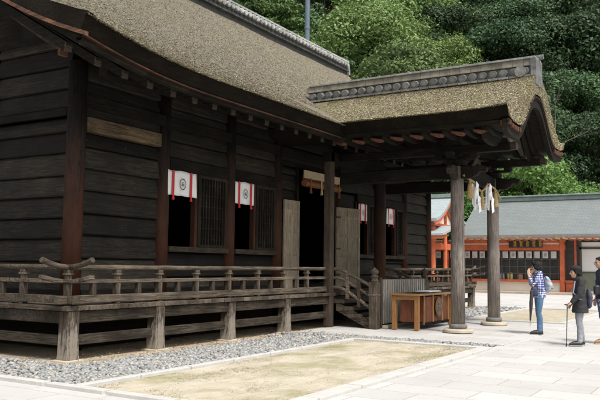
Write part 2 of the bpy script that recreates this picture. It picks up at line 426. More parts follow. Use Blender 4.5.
# pebbles: really scattered stones
def pebbles(areas, label, seed):
    rs = np.random.RandomState(seed)
    t = (1 + 5 ** .5) / 2
    iv = np.array([(-1, t, 0), (1, t, 0), (-1, -t, 0), (1, -t, 0), (0, -1, t), (0, 1, t), (0, -1, -t), (0, 1, -t), (t, 0, -1), (t, 0, 1), (-t, 0, -1), (-t, 0, 1)]) / 1.9
    fi = [(0, 11, 5), (0, 5, 1), (0, 1, 7), (0, 7, 10), (0, 10, 11), (1, 5, 9), (5, 11, 4), (11, 10, 2), (10, 7, 6), (7, 1, 8), (3, 9, 4), (3, 4, 2), (3, 2, 6), (3, 6, 8), (3, 8, 9), (4, 9, 5), (2, 4, 11), (6, 2, 10), (8, 6, 7), (9, 8, 1)]
    V = []; F = []
    for (x0, x1, y0, y1, dens, s0, s1) in areas:
        n = int((x1 - x0) * (y1 - y0) * dens)
        for i in range(n):
            x = rs.uniform(x0, x1); y = rs.uniform(y0, y1); s = rs.uniform(s0, s1)
            a = rs.uniform(0, 6.28); sx, sy, sz = s * rs.uniform(.8, 1.4), s * rs.uniform(.7, 1.1), s * rs.uniform(.45, .8)
            q = iv * (1 + rs.uniform(-.18, .18, (12, 1))) * (sx, sy, sz)
            c, ss = math.cos(a), math.sin(a)
            q = np.stack([q[:, 0] * c - q[:, 1] * ss + x, q[:, 0] * ss + q[:, 1] * c + y, q[:, 2] + .012 + sz * rs.uniform(.2, .9)], 1)
            o = len(V) * 12; V.append(q); F += [(a_ + o, b_ + o, c_ + o) for a_, b_, c_ in fi]
    me = bpy.data.meshes.new('gravel'); me.from_pydata(np.concatenate(V).tolist(), [], F)
    me.materials.append(PEB)
    for p_ in me.polygons: p_.use_smooth = True
    o = bpy.data.objects.new('gravel', me); COL.objects.link(o)
    return tag(o, label, 'gravel', None, 'stuff')
pebbles([(6.2, 13.9, 6.78, 8.2, 800, .013, .036), (6.2, 7.35, 8.2, 13, 560, .014, .038), (12.5, 13.9, 7.2, 8.6, 80, .02, .05)],
        'grey and white river pebbles in a band along the raised veranda', 3)
pebbles([(13.3, 13.88, 4.12, 6.75, 700, .014, .036)], 'narrow gutter strip of pebbles at the edge of the porch floor', 4)
pebbles([(20.4, 27.2, 6.95, 8.4, 170, .03, .06)], 'band of grey pebbles beyond the porch pillars', 5)

def blades(name, label, cat, n, area, dens, mat, hmin, hmax, seed, flat_=False):
    rs = random.Random(seed); V = []; F = []; x0, x1, y0, y1 = area
    for i in range(n):
        x, y = rs.uniform(x0, x1), rs.uniform(y0, y1)
        if rs.random() > dens(x, y): continue
        if flat_:
            a = rs.uniform(0, 6.28); l = rs.uniform(hmin, hmax); w = l * .45; c, q = math.cos(a), math.sin(a); z = .02 + rs.uniform(0, .03)
            o = len(V); V += [(x - c * l, y - q * l, z), (x + q * w, y - c * w, z + rs.uniform(0, .015)), (x + c * l, y + q * l, z + rs.uniform(0, .01)), (x - q * w, y + c * w, z + rs.uniform(0, .015))]; F.append((o, o + 1, o + 2, o + 3))
        else:
            for k_ in range(4):
                a = rs.uniform(0, 6.28); h = rs.uniform(hmin, hmax); w = .004; lx, ly = math.cos(a) * h * .6, math.sin(a) * h * .6
                o = len(V); bx, by = x + rs.gauss(0, .012), y + rs.gauss(0, .012); V += [(bx - w, by, .01), (bx + w, by + w, .01), (bx + lx, by + ly, .01 + h)]; F.append((o, o + 1, o + 2))
    me = bpy.data.meshes.new(name); me.from_pydata(V, [], F); me.materials.append(mat); o = bpy.data.objects.new(name, me); COL.objects.link(o)
    return tag(o, label, cat, None, 'stuff')
GRASSM = leafmat('short_grass', (.12, .13, .04), (.22, .215, .075), (.36, .33, .15), .15)
DRYL = leafmat('fallen_leaf', (.16, .09, .04), (.28, .17, .07), (.42, .30, .14), .1)
def gd(x, y):
    e = max(0, 1 - min(x - 6.2, 13.1 - x, 2 * (y - 4.2), 2 * (6.6 - y)) / .5) * .35
    c = max(0, (x - 10.5) / 2.6) * .5
    return max(0, noise.noise(Vector((x * 1.1, y * 1.9, 2))) * 1.6 + .02 + c + e)
blades('grass', 'short olive grass and moss growing on the sandy rectangle', 'grass', 26000, (6.2, 13.05, 4.22, 6.6), gd, GRASSM, .006, .022, 8)
blades('leaf_litter', 'dry brown leaves fallen along the foot of the veranda', 'leaves', 1500, (6.2, 14.2, 6.9, 9.2), lambda x, y: .25 + .7 * (y > 8) + .5 * (x > 12), DRYL, .012, .03, 9, True)
pebbles([(6.2, 13.05, 4.22, 6.6, 60, .002, .006), (-2, 6, -1, 8, 5, .002, .006), (6, 20, -2, 4, 5, .002, .006), (7.3, 15.3, 8.2, 9.7, 60, .004, .014)], 'fine grit scattered over sand and paving', 12)
# ------------------------------------------------------------------ SHRINE HALL
X0, X1, YW, YB = 8.67, 24.75, 9.75, 18.65
hall = thing('shrine_hall', 'large dark timber shrine hall with bark thatched roof, raised veranda and curved gabled porch', 'shrine', (16.7, 9.75, 0))
ZE = 4.62; YE = 7.7; YR = 14.2
def zr(y):
    t = abs(y - YE) if y <= YR else abs(2 * YR - y - YE)
    if (y < YE) or (2 * YR - y < YE): t = -t
    return ZE + .45 * t + .0462 * t * t
VX0, VX1 = 6.95, 26.7
def lift(x, y):
    t = min(y - YE, 2 * YR - y - YE); e = max(0, 1 - t / 3.5)
    s = max(0, 1 - (x - VX0) / 3.0, 1 - (VX1 - x) / 3.0)
    return .24 * s ** 2.2 * (e ** 1.5) + .05 * s ** 2
def roof_main():
    xs = np.linspace(VX0, VX1, 200); ys = np.concatenate([np.linspace(YE, YR, 90), np.linspace(YR, 2 * YR - YE, 40)[1:]])
    V = []; F = []; nx, ny = len(xs), len(ys)
    for y in ys:
        for x in xs:
            nz = noise.noise(Vector((x * 5, y * 5, 0))) * .014 + noise.noise(Vector((x * .7, y * .7, 3))) * .03
            ey = 0
            if abs(y - YE) < .01: ey = noise.noise(Vector((x * 9, 1, 1))) * .02
            V.append((x, y + ey, zr(y) + lift(x, y) + nz))
    o = len(V)
    for y in ys:
        yy = y + .13 * max(-1., min(1., (YR - y) / .8))
        for x in xs: V.append((x, yy, zr(yy if abs(y - YR) > .8 else y) * 0 + zr(y) + lift(x, y) - .27))
    for j in range(ny - 1):
        for i in range(nx - 1):
            a = j * nx + i
            F.append((a, a + 1, a + nx + 1, a + nx))
    nf = len(F)
    for j in range(ny - 1):
        for i in range(nx - 1):
            a = j * nx + i; F.append((o + a, o + a + nx, o + a + nx + 1, o + a + 1))
    for i in range(nx - 1):
        F.append((i, o + i, o + i + 1, i + 1)); a = (ny - 1) * nx + i; F.append((a, a + 1, o + a + 1, o + a))
    for j in range(ny - 1):
        a = j * nx; F.append((a, a + nx, o + a + nx, o + a)); a = j * nx + nx - 1; F.append((a, o + a, o + a + nx, a + nx))
    m = MB(); m.v = V; m.f = F; m.mi = [0] * nf + [1] * (len(F) - nf); return m
roof = roof_main().build('roof', [TH, CUT], hall, smooth=True)
roof.data.set_sharp_from_angle(angle=R(50)) if hasattr(roof.data, 'set_sharp_from_angle') else None
# verge boards following the gable edges
for xv, nm in ((VX0 - .012, 'verge_board'), (VX1 - .07, 'verge_board')):
    ys = np.linspace(YE + .03, YR, 30)
    top = [(y, zr(y) + lift(xv, y) - .275) for y in ys]; bot = [(y, z - .06) for y, z in top]
    v = MB(); v.strip(top, bot, 'x', xv, xv + .08); v.strip([(2 * YR - y, z) for y, z in top], [(2 * YR - y, z) for y, z in bot], 'x', xv, xv + .08)
    v.build(nm, VERGE, hall)
for xv in (7.75,):
    ys = np.linspace(YE + .1 if xv < 7.5 else 9.2, YR, 30)
    dz = .30 if xv < 7.5 else .42
    top = [(y, zr(y) + lift(xv, y) - dz) for y in ys]; bot = [(y, z - .26) for y, z in top]
    for xx in (xv, 33.5 - xv):
        v = MB(); v.strip(top, bot, 'x', xx, xx + .14); v.strip([(2 * YR - y, z) for y, z in top], [(2 * YR - y, z) for y, z in bot], 'x', xx, xx + .14)
        v.build('barge_rafter', GD['y'], hall)
for xx in (7.75, 25.75):
    e = MB(); z = zr(9.2) - .42; e.box(xx - .006, xx + .146, 9.14, 9.2, z - .27, z + .01); e.build('rafter_cap', VERGE, hall)
# soffit + eave boards + rafters
s = MB()
for (ya, yb) in ((YE + .10, YR), (2 * YR - YE - .10, YR)):
    ys = np.linspace(ya, yb, 14)
    xs = np.linspace(VX0 + .12, VX1 - .12, 60)
    o = len(s.v)
    for y in ys:
        for x in xs: s.v.append((x, y, zr(y) + lift(x, y) - .285))
    for j in range(13):
        for i in range(59): a = o + j * 60 + i; s.f.append((a, a + 1, a + 61, a + 60)); s.mi.append(0)
s.build('soffit', DW['y'], hall)
e = MB()
xs = np.linspace(VX0 + .06, VX1 - .06, 60)
for ya, yb, d0, d1 in ((YE + .15, YE + .26, .29, .345),):
    for i in range(59):
        xa, xb = xs[i], xs[i + 1]; la, lb = lift(xa, YE), lift(xb, YE)
        e.add([(xa, ya, ZE + la - d1), (xb, ya, ZE + lb - d1), (xb, ya, ZE + lb - d0), (xa, ya, ZE + la - d0),
               (xa, yb, ZE + la - d1), (xb, yb, ZE + lb - d1), (xb, yb, ZE + lb - d0), (xa, yb, ZE + la - d0)],
              [(0, 1, 2, 3), (7, 6, 5, 4), (0, 4, 5, 1), (2, 6, 7, 3)])
e.build('eave_board', DW['x'], hall)
e = MB()
for i in range(59):
    xa, xb = xs[i], xs[i + 1]; la, lb = lift(xa, YE), lift(xb, YE); ya, yb, d0, d1 = YE + .09, YE + .2, .262, .288
    e.add([(xa, ya, ZE + la - d1), (xb, ya, ZE + lb - d1), (xb, ya, ZE + lb - d0), (xa, ya, ZE + la - d0),
           (xa, yb, ZE + la - d1), (xb, yb, ZE + lb - d1), (xb, yb, ZE + lb - d0), (xa, yb, ZE + la - d0)],
          [(0, 1, 2, 3), (7, 6, 5, 4), (0, 4, 5, 1), (2, 6, 7, 3)])
e.build('eave_trim', TRIM, hall)
def raf(y0, z0, y1, z1, mat, capm):
    m = MB(); m.bar((0, y0, z0), (0, y1, z1), .12, .13)
    m.cur = 1; m.bar((0, y0 - .008, z0), (0, y0 + .012, z0 + .004), .124, .134)
    return m
base = None
xr = 7.2
proto = {}
while xr < 26.6:
    for tier, (y0, y1, dz) in enumerate(((8.02, 9.6, .36), (8.33, 9.9, .56))):
        z0 = zr(y0) - dz; z1 = zr(y1) - dz
        l = lift(xr, YE + .2) * .9
        if tier not in proto:
            m = raf(y0, z0, y1, z1, None, None); o = m.build('rafter', [DW['y'], GD['y']], hall, local=True)
            o.location = (xr - 16.7, -9.75, l); proto[tier] = o
        else: dup(proto[tier], hall, (xr - 16.7, -9.75, l))
    xr += .575
b = MB()
b.box(X0 - .1, X1 + .1, 8.95, 9.15, 4.55, 4.75)      # outer purlin carrying rafters
b.build('purlin', DW['x'], hall, .01)
# brackets on pillars carrying the purlin
PX = [X0, 10.85, 13.02, 14.93, 17.95, 20.5, 22.6, X1]
for i, x in enumerate([]):
    m = MB(); m.prism([(9.7, 4.36), (9.3, 4.4), (8.92, 4.47), (8.92, 4.545), (9.7, 4.545)], 'x', x - .09, x + .09)
    m.box(x - .14, x + .14, 8.93, 9.17, 4.42, 4.548) if 0 else None
    m.build('bracket', DW['y'], hall, .01)
# pillars
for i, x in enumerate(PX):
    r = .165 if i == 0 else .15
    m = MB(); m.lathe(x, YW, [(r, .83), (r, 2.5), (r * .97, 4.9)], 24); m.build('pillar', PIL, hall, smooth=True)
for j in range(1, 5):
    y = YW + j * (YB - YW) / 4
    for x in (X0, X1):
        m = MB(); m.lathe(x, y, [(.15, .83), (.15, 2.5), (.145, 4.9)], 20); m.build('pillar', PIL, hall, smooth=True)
# plank walls: each board a bevelled plank laid one over the other
NAILS = []
def planks(mb, axis, a0, a1, z0, z1, face, depth=.07, hh=.36):
    z = z0; i = 0
    while z < z1 - .02:
        h = min(hh * rnd.uniform(.85, 1.15), z1 - z)
        if z1 - z - h < .12: h = z1 - z
        o = rnd.uniform(-.012, .012); sg = -1
        pr = [(face - .035 - o, z + .008), (face - .05 - o, z + .03), (face - .03 - o, z + h * .55), (face + .004 - o, z + h - .03), (face + .03, z + h - .002), (face + depth, z + h - .002), (face + depth, z + .002)]
        if axis == 'x': mb.prism(pr, 'x', a0, a1)
        else: mb.prism([(q[0], q[1]) for q in pr], 'y', a0, a1)
        z += h; i += 1
        if axis == 'x' and a1 - a0 > 1.2:
            for xn in (a0 + .07, (a0 + a1) / 2 + rnd.uniform(-.1, .1), a1 - .07): NAILS.append((xn, face - .052, z - h * .55))
def wallpart(name, segs, axis, face, mat):
    m = MB()
    for (a0, a1, z0, z1) in segs: planks(m, axis, a0, a1, z0, z1, face)
    return m.build(name, mat, hall)
pr = .12
W_ = [(X0 + pr, 10.85 - pr, .83, 3.70), (X0 + pr, 10.85 - pr, 3.98, 5.2)]
for (a, b_) in ((10.85, 13.02), (13.02, 14.93), (20.5, 22.6)):
    W_ += [(a + pr, b_ - pr, .83, 1.68), (a + pr, b_ - pr, 3.55, 5.2)]
W_ += [(14.93 + pr, 15.76, .83, 3.9), (14.93 + pr, 17.95 - pr, 4.02, 5.2), (17.95 + pr, 20.5 - pr, .83, 1.68), (17.95 + pr, 19.1, 1.68, 3.5), (17.95 + pr, 20.5 - pr, 3.55, 5.2), (22.6 + pr, X1 - pr, .83, 5.2)]
wallpart('front_wall', W_, 'x', YW, DPLK['x'])
m = MB()
for (x, y, z) in NAILS: m.tube([(x, y + .02, z), (x, y - .004, z)], .012, 6)
o = m.build('nail_heads', IRON, hall); o['kind'] = 'stuff'
sw = []
for j in range(4):
    sw.append((YW + j * 2.225 + pr, YW + (j + 1) * 2.225 - pr, .83, 3.95)); sw.append((YW + j * 2.225 + pr, YW + (j + 1) * 2.225 - pr, 4.1, 5.4))
wallpart('side_wall', sw, 'y', X0, DPLK['y'])
for xx, sg in ((X0, 1), (X1, -1)):       # gable infill above, closed under the roof
    ys = np.linspace(YW, 2 * YR - YW, 21)
    m = MB(); m.strip([(y, zr(y) - .29) for y in ys], [(y, 5.4 if xx == X0 else .83) for y in ys], 'x', xx + .02, xx + .08)
    m.build('gable_wall', DW['y'], hall)
m = MB(); m.box(X0, X1, YB - .05, YB + .05, .83, 7.0); m.build('back_wall', DW['x'], hall)
m = MB(); m.box(X0 + .1, X1 - .1, YW + .1, YB - .1, .74, .81); m.build('inner_floor', DW['x'], hall)
m = MB(); m.box(X0 + .1, X1 - .1, YW + .6, YW + .62, .83, 5.0) if 0 else None
m.box(X0 + .1, X1 - .1, YW + .1, YB - .1, 5.0, 5.04); m.build('ceiling', DW['x'], hall)
# long beams on the front
m = MB()
m.box(X0, X1, YW - .13, YW - .062, 4.12, 4.34)
m.build('head_beam', DW['x'], hall, .012)
m = MB(); m.box(X0 + .15, 10.85 - .14, YW - .10, YW + .05, 3.71, 3.97); m.build('tie_beam', TAN, hall, .012)
m = MB()
for a, b_ in ((10.85, 13.02), (13.02, 14.93), (20.5, 22.6)): m.box(a + .13, b_ - .13, YW - .10, YW + .04, 3.30, 3.54)
m.box(19.1, 20.5 - .13, YW - .10, YW + .04, 3.30, 3.54)
m.box(14.93 + .14, 17.95 - .14, YW - .10, YW + .04, 3.91, 4.01); m.build('lintel', DW['x'], hall, .01)
m = MB()
for a, b_ in ((10.85, 13.02), (13.02, 14.93), (17.95, 20.5), (20.5, 22.6)): m.box(a + .13, b_ - .13, YW - .14, YW + .04, 1.69, 1.80)
m.build('window_sill', GD['x'], hall, .01)
m = MB(); m.box(X0 + .15, X1 - .15, YW - .11, YW - .05, .83, 1.0); m.build('floor_beam', DW['x'], hall, .01)
m = MB(); m.box(X0 - .14, X0 - .06, YW + .1, YB, 3.96, 4.09); m.box(X0 - .10, X0 - .045, YW + .1, YB, .83, 1.0); m.build('side_beam', DW['y'], hall, .01)
# jambs and lattices
def lattice(x0, x1, z0=1.8, z1=3.3):
    f = MB(); f.box(x0, x0 + .07, YW - .09, YW, z0, z1); f.box(x1 - .07, x1, YW - .09, YW, z0, z1); f.box(x0 + .07, x1 - .07, YW - .088, YW, z1 - .07, z1); f.box(x0 + .07, x1 - .07, YW - .088, YW, z0, z0 + .06)
    fr = f.build('lattice_window', LATW, hall, .006)
    b = MB(); b.box(x0 + .07, x1 - .07, YW + .0, YW + .03, z0 + .06, z1 - .07); b.build('board', DW['z'], fr)
    l = MB(); n = int((x1 - x0 - .14) / .085)
    for i in range(n): xx = x0 + .07 + (i + .5) * (x1 - x0 - .14) / n; l.box(xx - .014, xx + .014, YW - .06, YW - .03, z0 + .06, z1 - .07)
    for i in range(6): zz = z0 + .06 + (i + .5) * (z1 - z0 - .13) / 6; l.box(x0 + .07, x1 - .07, YW - .045, YW - .012, zz - .011, zz + .011)
    l.build('lattice', LATW, fr)
lattice(11.88, 12.86); lattice(13.98, 14.79); lattice(19.86, 20.36); lattice(21.9, 22.45)
m = MB()
for x in (11.76, 13.86, 18.98, 19.74, 20.86, 21.72): m.box(x, x + .08, YW - .10, YW + .02, 1.8, 3.3)
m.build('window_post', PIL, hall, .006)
m = MB()
for (a, b_) in ((20.62, 20.86),): m.box(a, b_, YW - .03, YW + .02, 1.8, 3.3)
m.build('window_board', DW['z'], hall)
# door leaves
def door(hinge, ang, w=.97, z0=.9, z1=3.06):
    d = bpy.data.objects.new('door', None)
    f = MB(); T = .05
    for a, b_ in ((0, .09), (w / 2 - .045, w / 2 + .045), (w - .09, w)): f.box(a, b_, -T / 2, T / 2, z0, z1)
    for z_, h in ((z0, .12), (z0 + .8, .1), (z0 + 1.35, .1), (z1 - .32, .08), (z1 - .1, .1)):
        f.box(.09, w / 2 - .045, -T / 2 + .003, T / 2 - .003, z_, z_ + h); f.box(w / 2 + .045, w - .09, -T / 2 + .003, T / 2 - .003, z_, z_ + h)
    o = f.build('door', DOORM, hall, .006, local=True)
    o.location = (hinge[0] - 16.7, hinge[1] - 9.75, 0); o.rotation_euler = (0, 0, R(ang))
    p_ = MB(); p_.box(.09, w - .09, -.012, .012, z0 + .05, z1 - .05); p_.build('door_panel', DOORM, o, local=True)
    h = MB()
    for zz in (z0 + .3, z0 + 1.0, z1 - .3): h.box(-.02, .16, -T / 2 - .012, -T / 2 - .002, zz, zz + .05)
    h.build('hinge', IRON, o, local=True)
door((15.78, YW - .14), 177, w=.66); door((17.72, YW - .14), -13, w=1.0)
m = MB(); m.box(15.74, 15.84, YW - .10, YW + .04, .83, 3.9); m.box(17.72, 17.81, YW - .10, YW + .04, .83, 3.9); m.build('door_post', DW['z'], hall, .01)

# veranda
FX0, FX1, FY = 7.5, 26.3, 8.5
def deckplanks(mb, x0, x1, y0, y1, along, w=.21):
    if along == 'y':
        x = x0
        while x < x1 - .01:
            e = min(x + w, x1); oy = rnd.uniform(-.012, .012)
            mb.box(x + .003, e - .003, y0 + oy, y1, .745 + rnd.uniform(0, .004), .82 + rnd.uniform(-.004, .004)); x = e
    else:
        y = y0
        while y < y1 - .01:
            e = min(y + w, y1); ox = rnd.uniform(-.012, .012)
            mb.box(x0 + ox, x1, y + .003, e - .003, .745, .82 + rnd.uniform(-.004, .004)); y = e
m = MB(); deckplanks(m, FX0 + .02, FX1, FY, YW + .05, 'y'); deckplanks(m, FX0, X0 + .05, YW + .055, YB + 1, 'x'); deckplanks(m, X1, FX1, YW + .055, YB + 1, 'x')
m.build('veranda_floor', GW['y'], hall, .006)
m = MB(); m.box(FX0 + .14, FX1 - .14, FY + .05, FY + .2, .56, .742); m.box(FX0 + .06, FX0 + .2, FY + .21, YB + .9, .56, .742); m.box(FX1 - .2, FX1 - .06, FY + .21, YB + .9, .56, .742)
m.build('veranda_beam', GD['x'], hall, .012)
vp = [(7.67, 8.62), (9.55, 8.62), (11.58, 8.62), (13.6, 8.62), (20.4, 8.62), (22.4, 8.62), (24.4, 8.62), (26.15, 8.62)]
vp += [(7.64, 8.62 + 1.9 * i) for i in range(1, 6)] + [(26.15, 8.62 + 2.1 * i) for i in range(1, 5)]
post = None
for i, (x, y) in enumerate(vp):
    if post is None:
        m = MB(); m.tube([(x, y, .03), (x, y, .10), (x, y, .35), (x, y, .742)], [.168, .158, .150, .148], 4)
        # turn the square section to sit with the building
        c = Matrix.Rotation(R(45), 3, 'Z')
        m.v = [tuple(c @ (Vector(q) - Vector((x, y, 0))) + Vector((x, y, 0))) for q in m.v]
        post = m.build('veranda_post', POSTW, hall, .012)
    else:
        dup(post, hall, (x - 7.67, y - 8.62, 0))
    st = MB(); st.box(x - .17, x + .17, y - .17, y + .17, -.02, .034); st.build('post_stone', PSTONE, hall, .012)
m = MB()
for a, b_ in ((7.8, 9.42), (9.68, 11.45), (11.71, 13.47), (13.73, 15.4), (18.6, 20.27), (20.53, 22.27), (22.53, 24.27), (24.53, 26.0)): m.box(a, b_, 8.585, 8.655, .235, .385)
m.build('brace', GD['x'], hall, .01)
m = MB()
for i in range(5): m.box(7.605, 7.675, 8.62 + 1.9 * i + .13, 8.62 + 1.9 * (i + 1) - .13, .235, .385)
m.build('side_brace', GD['y'], hall, .01)
m = MB(); m.box(X0 - .03, X1, YW - .05, YW, .05, .74); m.box(X0 - .05, X0, YW, YB, .05, .74); m.build('base_wall', DW['x'], hall)
for x in PX:
    m = MB(); m.box(x - .13, x + .13, YW - .2, YW - .06, .0, .74); m.build('base_post', DW['z'], hall, .01)

# railing
def railing():
    rl = MB()
    def hrail(a, b, z, r, sq=None, up0=0, up1=0):
        a = Vector((a[0], a[1], z)); b = Vector((b[0], b[1], z)); d = (b - a).normalized(); pts = []; 
        if up0:
            for q in (0.5, .38, .26, .14): pts.append(a - d * q + Vector((0, 0, up0 * (q / .5) ** 1.8)))
        pts.append(a); pts.append(b)
        if up1:
            for q in (.14, .26, .38, .5): pts.append(b + d * q + Vector((0, 0, up1 * (q / .5) ** 1.8)))
        if sq:
            for p0, p1 in zip(pts[:-1], pts[1:]): rl.bar(p0, p1 + (p1 - p0).normalized() * .004, sq[0], sq[1])
        else:
            rl.tube(pts, [r * (1.12 if (i in (0,) and up0) or (i == len(pts) - 1 and up1) else 1) for i in range(len(pts))], 10)
    YR_, XR_, XR2 = 8.63, 7.63, 26.15
    for (xa, xb, u0, u1) in ((XR_, 15.38, .11, 0), (18.6, XR2, 0, .11)):
        hrail((xa, YR_), (xb, YR_), 1.385, .04, None, u0, u1)
        hrail((xa, YR_), (xb, YR_), 1.175, .0, (.095, .06), u0 * .7, u1 * .7)
        rl.box(xa - (.2 if u0 else 0), xb + (.2 if u1 else 0), YR_ - .06, YR_ + .06, .85, .965)
    for xx in (XR_, XR2):
        hrail((xx, YR_), (xx, 19.2), 1.387, .04, None, .11, 0)
        hrail((xx, YR_), (xx, 19.2), 1.178, .0, (.095, .06), .07, 0)
        rl.box(xx - .058, xx + .058, YR_ - .2, 19.2, .853, .968)
    r = rl.build('railing', GW['x'], hall, .006)
    p1 = None; p2 = None
    spots = []
    x = XR_; 
    while x < 15.3: spots.append((x, YR_)); x += .985
    x = 18.75
    while x < 26.2: spots.append((x, YR_)); x += .985
    y = YR_ + .985
    while y < 14: spots.append((XR_, y)); y += .985
    y = YR_ + .985
    while y < 13: spots.append((XR2, y)); y += 1.2
    for (x, y) in spots:
        if p1 is None:
            m = MB(); m.box(x - .045, x + .045, y - .045, y + .045, .965, 1.145); m.box(x - .04, x + .04, y - .04, y + .04, 1.205, 1.27)
            m.box(x - .062, x + .062, y - .062, y + .062, 1.27, 1.30); m.box(x - .05, x + .05, y - .05, y + .05, 1.30, 1.35)
            m.box(x - .05, x + .05, y - .05, y + .05, .825, .85); m.box(x - .028, x + .028, y - .028, y + .028, .83, 1.36)
            p1 = m.build('rail_post', GW['z'], r, .005); px0, py0 = x, y
        else: dup(p1, r, (x - px0, y - py0, 0))
    half = [(x + .49, y) if y == YR_ else (x, y + .49) for x, y in spots if not (x > 14.4 and x < 15.5)]
    for (x, y) in half:
        if p2 is None:
            m = MB(); m.box(x - .04, x + .04, y - .04, y + .04, .965, 1.145); p2 = m.build('short_post', GD['z'], r, .005); hx, hy = x, y
        else: dup(p2, r, (x - hx, y - hy, 0))
railing()
# stairs
stx0, stx1 = 15.72, 18.62
for i in range(4):
    z = .66 - i * .16; y = 8.5 - (i + 1) * .24
    m = MB(); m.box(stx0 - .06, stx1 + .06, y, y + .27, z - .09, z); m.box(stx0 + .06, stx1 - .06, y + .2, y + .24, z - .16, z - .092)
    m.build('stair_tread', GW['x'], hall, .008)
for x in (stx0 - .03, stx1 - .05):
    m = MB(); m.prism([(8.5, .62), (8.5, .40), (7.64, .0), (7.36, .0), (7.36, .08)], 'x', x, x + .08); m.build('stringer', GW['y'], hall, .008)
m = MB(); m.box(15.8, 18.5, 7.2, 7.34, .02, .10); m.box(15.8, 16.25, 7.6, 7.8, .03, .26); m.build('bottom_step', stone('mossy_block', (.32, .30, .2), .4, 6), hall, .015)
newels = []
for x in (15.63, 18.72):
    m = MB(); m.box(x - .1, x + .1, 7.35, 7.55, .02, 1.10); m.box(x - .11, x + .11, 7.34, 7.56, .78, .82)
    n_ = m.build('newel', GW['z'], hall, .01)
    c = MB(); c.lathe(x, 7.45, [(.095, 1.10), (.1, 1.13), (.075, 1.15), (.075, 1.2), (.1, 1.21), (.1, 1.235), (.06, 1.25), (.07, 1.275), (.098, 1.315), (.098, 1.345), (.065, 1.385), (.02, 1.415), (.004, 1.44)], 18)
    c.build('finial', GW['z'], n_, smooth=True)
    m = MB()
    for z0, z1, r in ((1.385, .98, .04), (1.175, .74, .035), (.95, .46, .04)):
        pts = [(x, 8.6, z0), (x, 8.42, z0 - .005), (x, 8.28, z0 - .035), (x, 8.12, z0 - .11)]
        pts.append((x, 7.5, z1)); m.tube(pts, [r] * 5, 10)
    for yy, zz in ((8.15, 0.88), (7.85, .7)):
        m.box(x - .035, x + .035, yy - .04, yy + .04, zz - .2, zz + .42)
    m.build('stair_rail', GW['y'], hall, .004)
# porch back pillars
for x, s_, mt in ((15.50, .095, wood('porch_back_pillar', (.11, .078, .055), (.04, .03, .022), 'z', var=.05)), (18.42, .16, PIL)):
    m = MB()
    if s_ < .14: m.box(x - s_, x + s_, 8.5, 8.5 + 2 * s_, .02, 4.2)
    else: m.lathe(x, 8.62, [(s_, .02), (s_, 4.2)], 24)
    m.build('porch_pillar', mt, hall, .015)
# porch front pillars
for x in (15.97, 18.66):
    m = MB(); m.lathe(x, 5.57, [(.156, .20), (.152, 1.5), (.147, 3.0), (.142, 3.72)], 40)
    for i, q in enumerate(m.v):
        a = math.atan2(q[1] - 5.57, q[0] - x); m.v[i] = (q[0] * 1, q[1], q[2])
    p_ = m.build('porch_pillar', PORP, hall, smooth=True)
    b = MB(); b.lathe(x, 5.57, [(.17, .11), (.195, .13), (.20, .17), (.19, .20), (.165, .215)], 28); b.build('pillar_shoe', IRON if 0 else stone('shoe_grey', (.17, .165, .155), .3, 6), p_, smooth=True)
    b = MB(); b.lathe(x, 5.57, [(.33, .03), (.33, .085), (.30, .108), (.1, .11)], 28); b.build('base_stone', PSTONE, p_, .01)
# porch timberwork
YG = 4.02; HW = 2.68
for x in (15.97, 18.66):
    m = MB(); m.box(x - .09, x + .09, 5.2, 8.52, 3.44, 3.72); m.prism([(5.2, 3.46), (5.2, 3.7), (4.98, 3.72), (4.86, 3.66), (4.9, 3.56), (5.04, 3.58), (5.1, 3.5)], 'x', x - .07, x + .07)
    m.build('tie_beam', DW['y'], hall, .012)
    m = MB(); m.box(x - .1, x + .1, 4.35, 8.5, 4.0, 4.18); m.build('porch_purlin', DW['y'], hall, .012)
    m = MB(); m.prism([(x - .13, 3.73), (x + .13, 3.73), (x + .2, 3.86), (x - .2, 3.86)], 'y', 5.37, 5.77)
    for yy in (5.17, 5.57, 5.97): m.box(x - .09, x + .09, yy - .09, yy + .09, 3.93, 3.998)
    m.prism([(5.05, 3.93), (5.12, 3.87), (6.02, 3.87), (6.09, 3.93)], 'x', x - .07, x + .07)
    m.prism([(x - .55, 3.93), (x - .46, 3.864), (x + .46, 3.864), (x + .55, 3.93)], 'y', 5.5, 5.64)
    for dx in (-.45, .45): m.box(x + dx - .09, x + dx + .09, 5.48, 5.66, 3.932, 4.0)
    m.build('bracket_set', DW['x'], hall, .01)
    for sg in (-1, 1):    # carved noses beside the pillar head
        if (sg < 0) == (x < 17): 
            m = MB(); m.prism([(x + sg * .14, 3.4), (x + sg * .14, 3.7), (x + sg * .42, 3.72), (x + sg * .55, 3.62), (x + sg * .5, 3.5), (x + sg * .38, 3.55), (x + sg * .32, 3.46)], 'y', 5.5, 5.64); m.build('carved_nose', GD['x'], hall, .02)
    for yy in (7.6,):
        m = MB(); m.prism([(yy - .35, 3.73), (yy + .35, 3.73), (yy + .12, 3.95), (yy + .1, 3.998), (yy - .1, 3.998), (yy - .12, 3.95)], 'x', x - .05, x + .05); m.build('strut', DW['y'], hall, .01)
